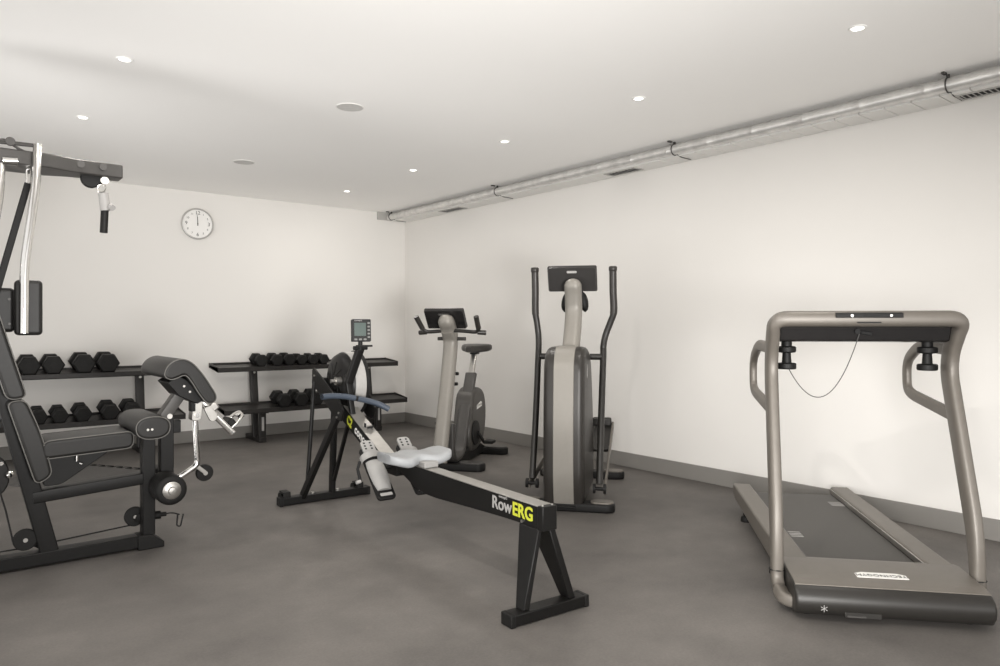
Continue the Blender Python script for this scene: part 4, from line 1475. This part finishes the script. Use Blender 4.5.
m.lathe([(0.0, -0.02), (0.02, -0.02), (0.02, 0.02), (0.0, 0.02)], g(0.712, 4.21, 1.955), (0, 1, 0), 18)
m.ring(g(0.700, 4.21, 1.915), (0.3, 1, 0), 0.02, 0.0045, 16, 6)
m.build('carabiner', M['steel'], MG)
m = MB()
m.cyl(g(0.706, 4.20, 1.89), g(0.716, 4.20, 1.80), 0.024).cyl(g(0.735, 4.165, 1.82), g(0.74, 4.15, 1.81), 0.016)
hd = m.build('pull_handle', M['silverprint'], MG)
MB().cyl(g(0.714, 4.20, 1.83), g(0.708, 4.20, 1.685), 0.0185).build('grip', M['blackmatte'], hd)
# links and cables above the arm
m = MB()
m.tube([g(0.24, 4.13, 2.072), g(0.40, 4.11, 2.072)], 0.010, 8).tube(smooth_path([g(0.22, 4.2, 2.06), g(0.28, 4.2, 2.10), g(0.36, 4.2, 2.055), g(0.45, 4.2, 2.05)], 4), 0.007, 6)
m.lathe([(0.0, -0.01), (0.02, -0.01), (0.022, 0.0), (0.02, 0.01), (0.0, 0.01)], g(0.30, 4.12, 2.078), (0, 1, 0), 14)
m.build('cable_link', M['greymetal'], MG)
# chrome swing arms with their pads
m = MB()
m.tube(fillet([g(0.408, 4.095, 2.075), g(0.402, 4.095, 1.87), g(0.355, 4.095, 1.50), g(0.353, 4.095, 1.165)], [0.12, 0.08], 6), 0.020, 14)
m.build('swing_arm', M['chrome'], MG, sharp=60)
m = MB()
m.tube(fillet([g(0.268, 4.15, 2.0), g(0.258, 4.15, 1.80), g(0.20, 4.15, 1.45)], [0.12], 6), 0.020, 14)
m.cyl(g(0.27, 4.13, 1.985), g(0.33, 4.13, 1.99), 0.020)
m.build('swing_arm', M['chrome'], MG, sharp=60)
m = MB()
m.sweep([g(0.378, 4.2, 1.90), g(0.25, 4.2, 1.36)], rrect(0.022, 0.03, 0.004), side=(0, 1, 0))
m.build('press_strap', M['blackmatte'], MG)
m = MB()
m.tube(fillet([g(0.375, 4.2, 1.90), g(0.372, 4.2, 1.97), g(0.392, 4.2, 1.97), g(0.392, 4.2, 1.90), g(0.375, 4.2, 1.895)], 0.012, 3), 0.005, 6)
m.build('carabiner', M['chrome'], MG)
def arm_pad(name, x0, x1, y0, y1, z0, z1):
    m = MB()
    m.bprism([(p[0] + (x0 + x1) / 2 - GX, p[1] + (z0 + z1) / 2) for p in rrect(x1 - x0, z1 - z0, 0.02, 5)], 'y', y0 - GY, y1 - GY, 0.018, 4)
    o = m.build(name, M['vinyl'], MG, sharp=55)
    return o
arm_pad('arm_pad', 0.318, 0.432, 4.117, 4.19, 1.155, 1.422)
arm_pad('arm_pad', 0.10, 0.325, 4.20, 4.29, 1.17, 1.385)
for zz in (1.21, 1.33):
    MB().cyl(g(0.302, 4.20, zz), g(0.302, 4.192, zz), 0.006).build('pad_bolt', M['greymetal'], MG)
# selector bracket with chrome knob at the far left, behind the slanted post
m = MB()
m.prism(gp(rpoly([(0.14, 0.33), (0.29, 0.33), (0.33, 0.42), (0.30, 0.53), (0.14, 0.60)], 0.05)), 'y', 0.20, 0.26)
sb = m.build('selector_bracket', M['rackmetal'], MG, bevel=0.006)
m = MB()
m.lathe([(0.0, -0.02), (0.012, -0.016), (0.02, 0.0), (0.012, 0.016), (0.0, 0.02)], g(0.318, 4.42, 0.44), (0, 1, 0), 14)
m.build('selector_knob', M['chrome'], sb)
for xx, zz, rr in ((0.285, 0.50, 0.010), (0.255, 0.54, 0.008)):
    MB().cyl(g(xx, 4.438, zz), g(xx, 4.430, zz), rr).build('selector_bolt', M['chrome'], sb)
MB().box(0.255 - GX, 0.270 - GX, 0.205, 0.211, 0.655, 0.668).build('yellow_tag', M['yellow'], MG)
m = MB()
m.sweep([g(0.25, 4.47, 0.05), g(0.25, 4.47, 0.62)], rrect(0.04, 0.04, 0.004), side=(0, 1, 0))
m.sweep([g(0.25, 4.25, 0.045), g(0.25, 4.50, 0.045)], rrect(0.05, 0.05, 0.004), side=(1, 0, 0))
m.box(0.0 - GX, 0.27 - GX, 0.21, 0.25, 0.60, 0.70)
m.build('selector_post', M['black'], MG)

# interlocking mat lying at an angle between the bench and the left rack
ma, mb_ = V(0.98, 7.10, 0), V(1.40, 6.45, 0)
du = (mb_ - ma).normalized()
dn = V(-du.y, du.x, 0)          # away from the mat, across the toothed edge
if dn.x < 0:
    dn = -dn
edge = []
L = (mb_ - ma).length
n = 8
for k in range(n):
    b = L * k / n
    w_ = L / n
    for q, d in ((0.0, 0.0), (0.28, 0.0), (0.18, 0.05), (0.82, 0.05), (0.72, 0.0)):
        edge.append(ma + du * (b + q * w_) + dn * d)
edge.append(mb_)
outline = edge + [mb_ - dn * 0.75, ma - dn * 0.75]
mt = MB().prism([(p.x, p.y) for p in outline], 'z', 0.0, 0.010).build('puzzle_mat', M['matgrey'])
tag(mt, 'grey floor mat with puzzle-cut edge lying behind the multi-gym bench', 'mat')
MB().tube([V(p.x, p.y, 0.008) for p in edge], 0.006, 6).build('cut_edge', M['rubber'], mt)
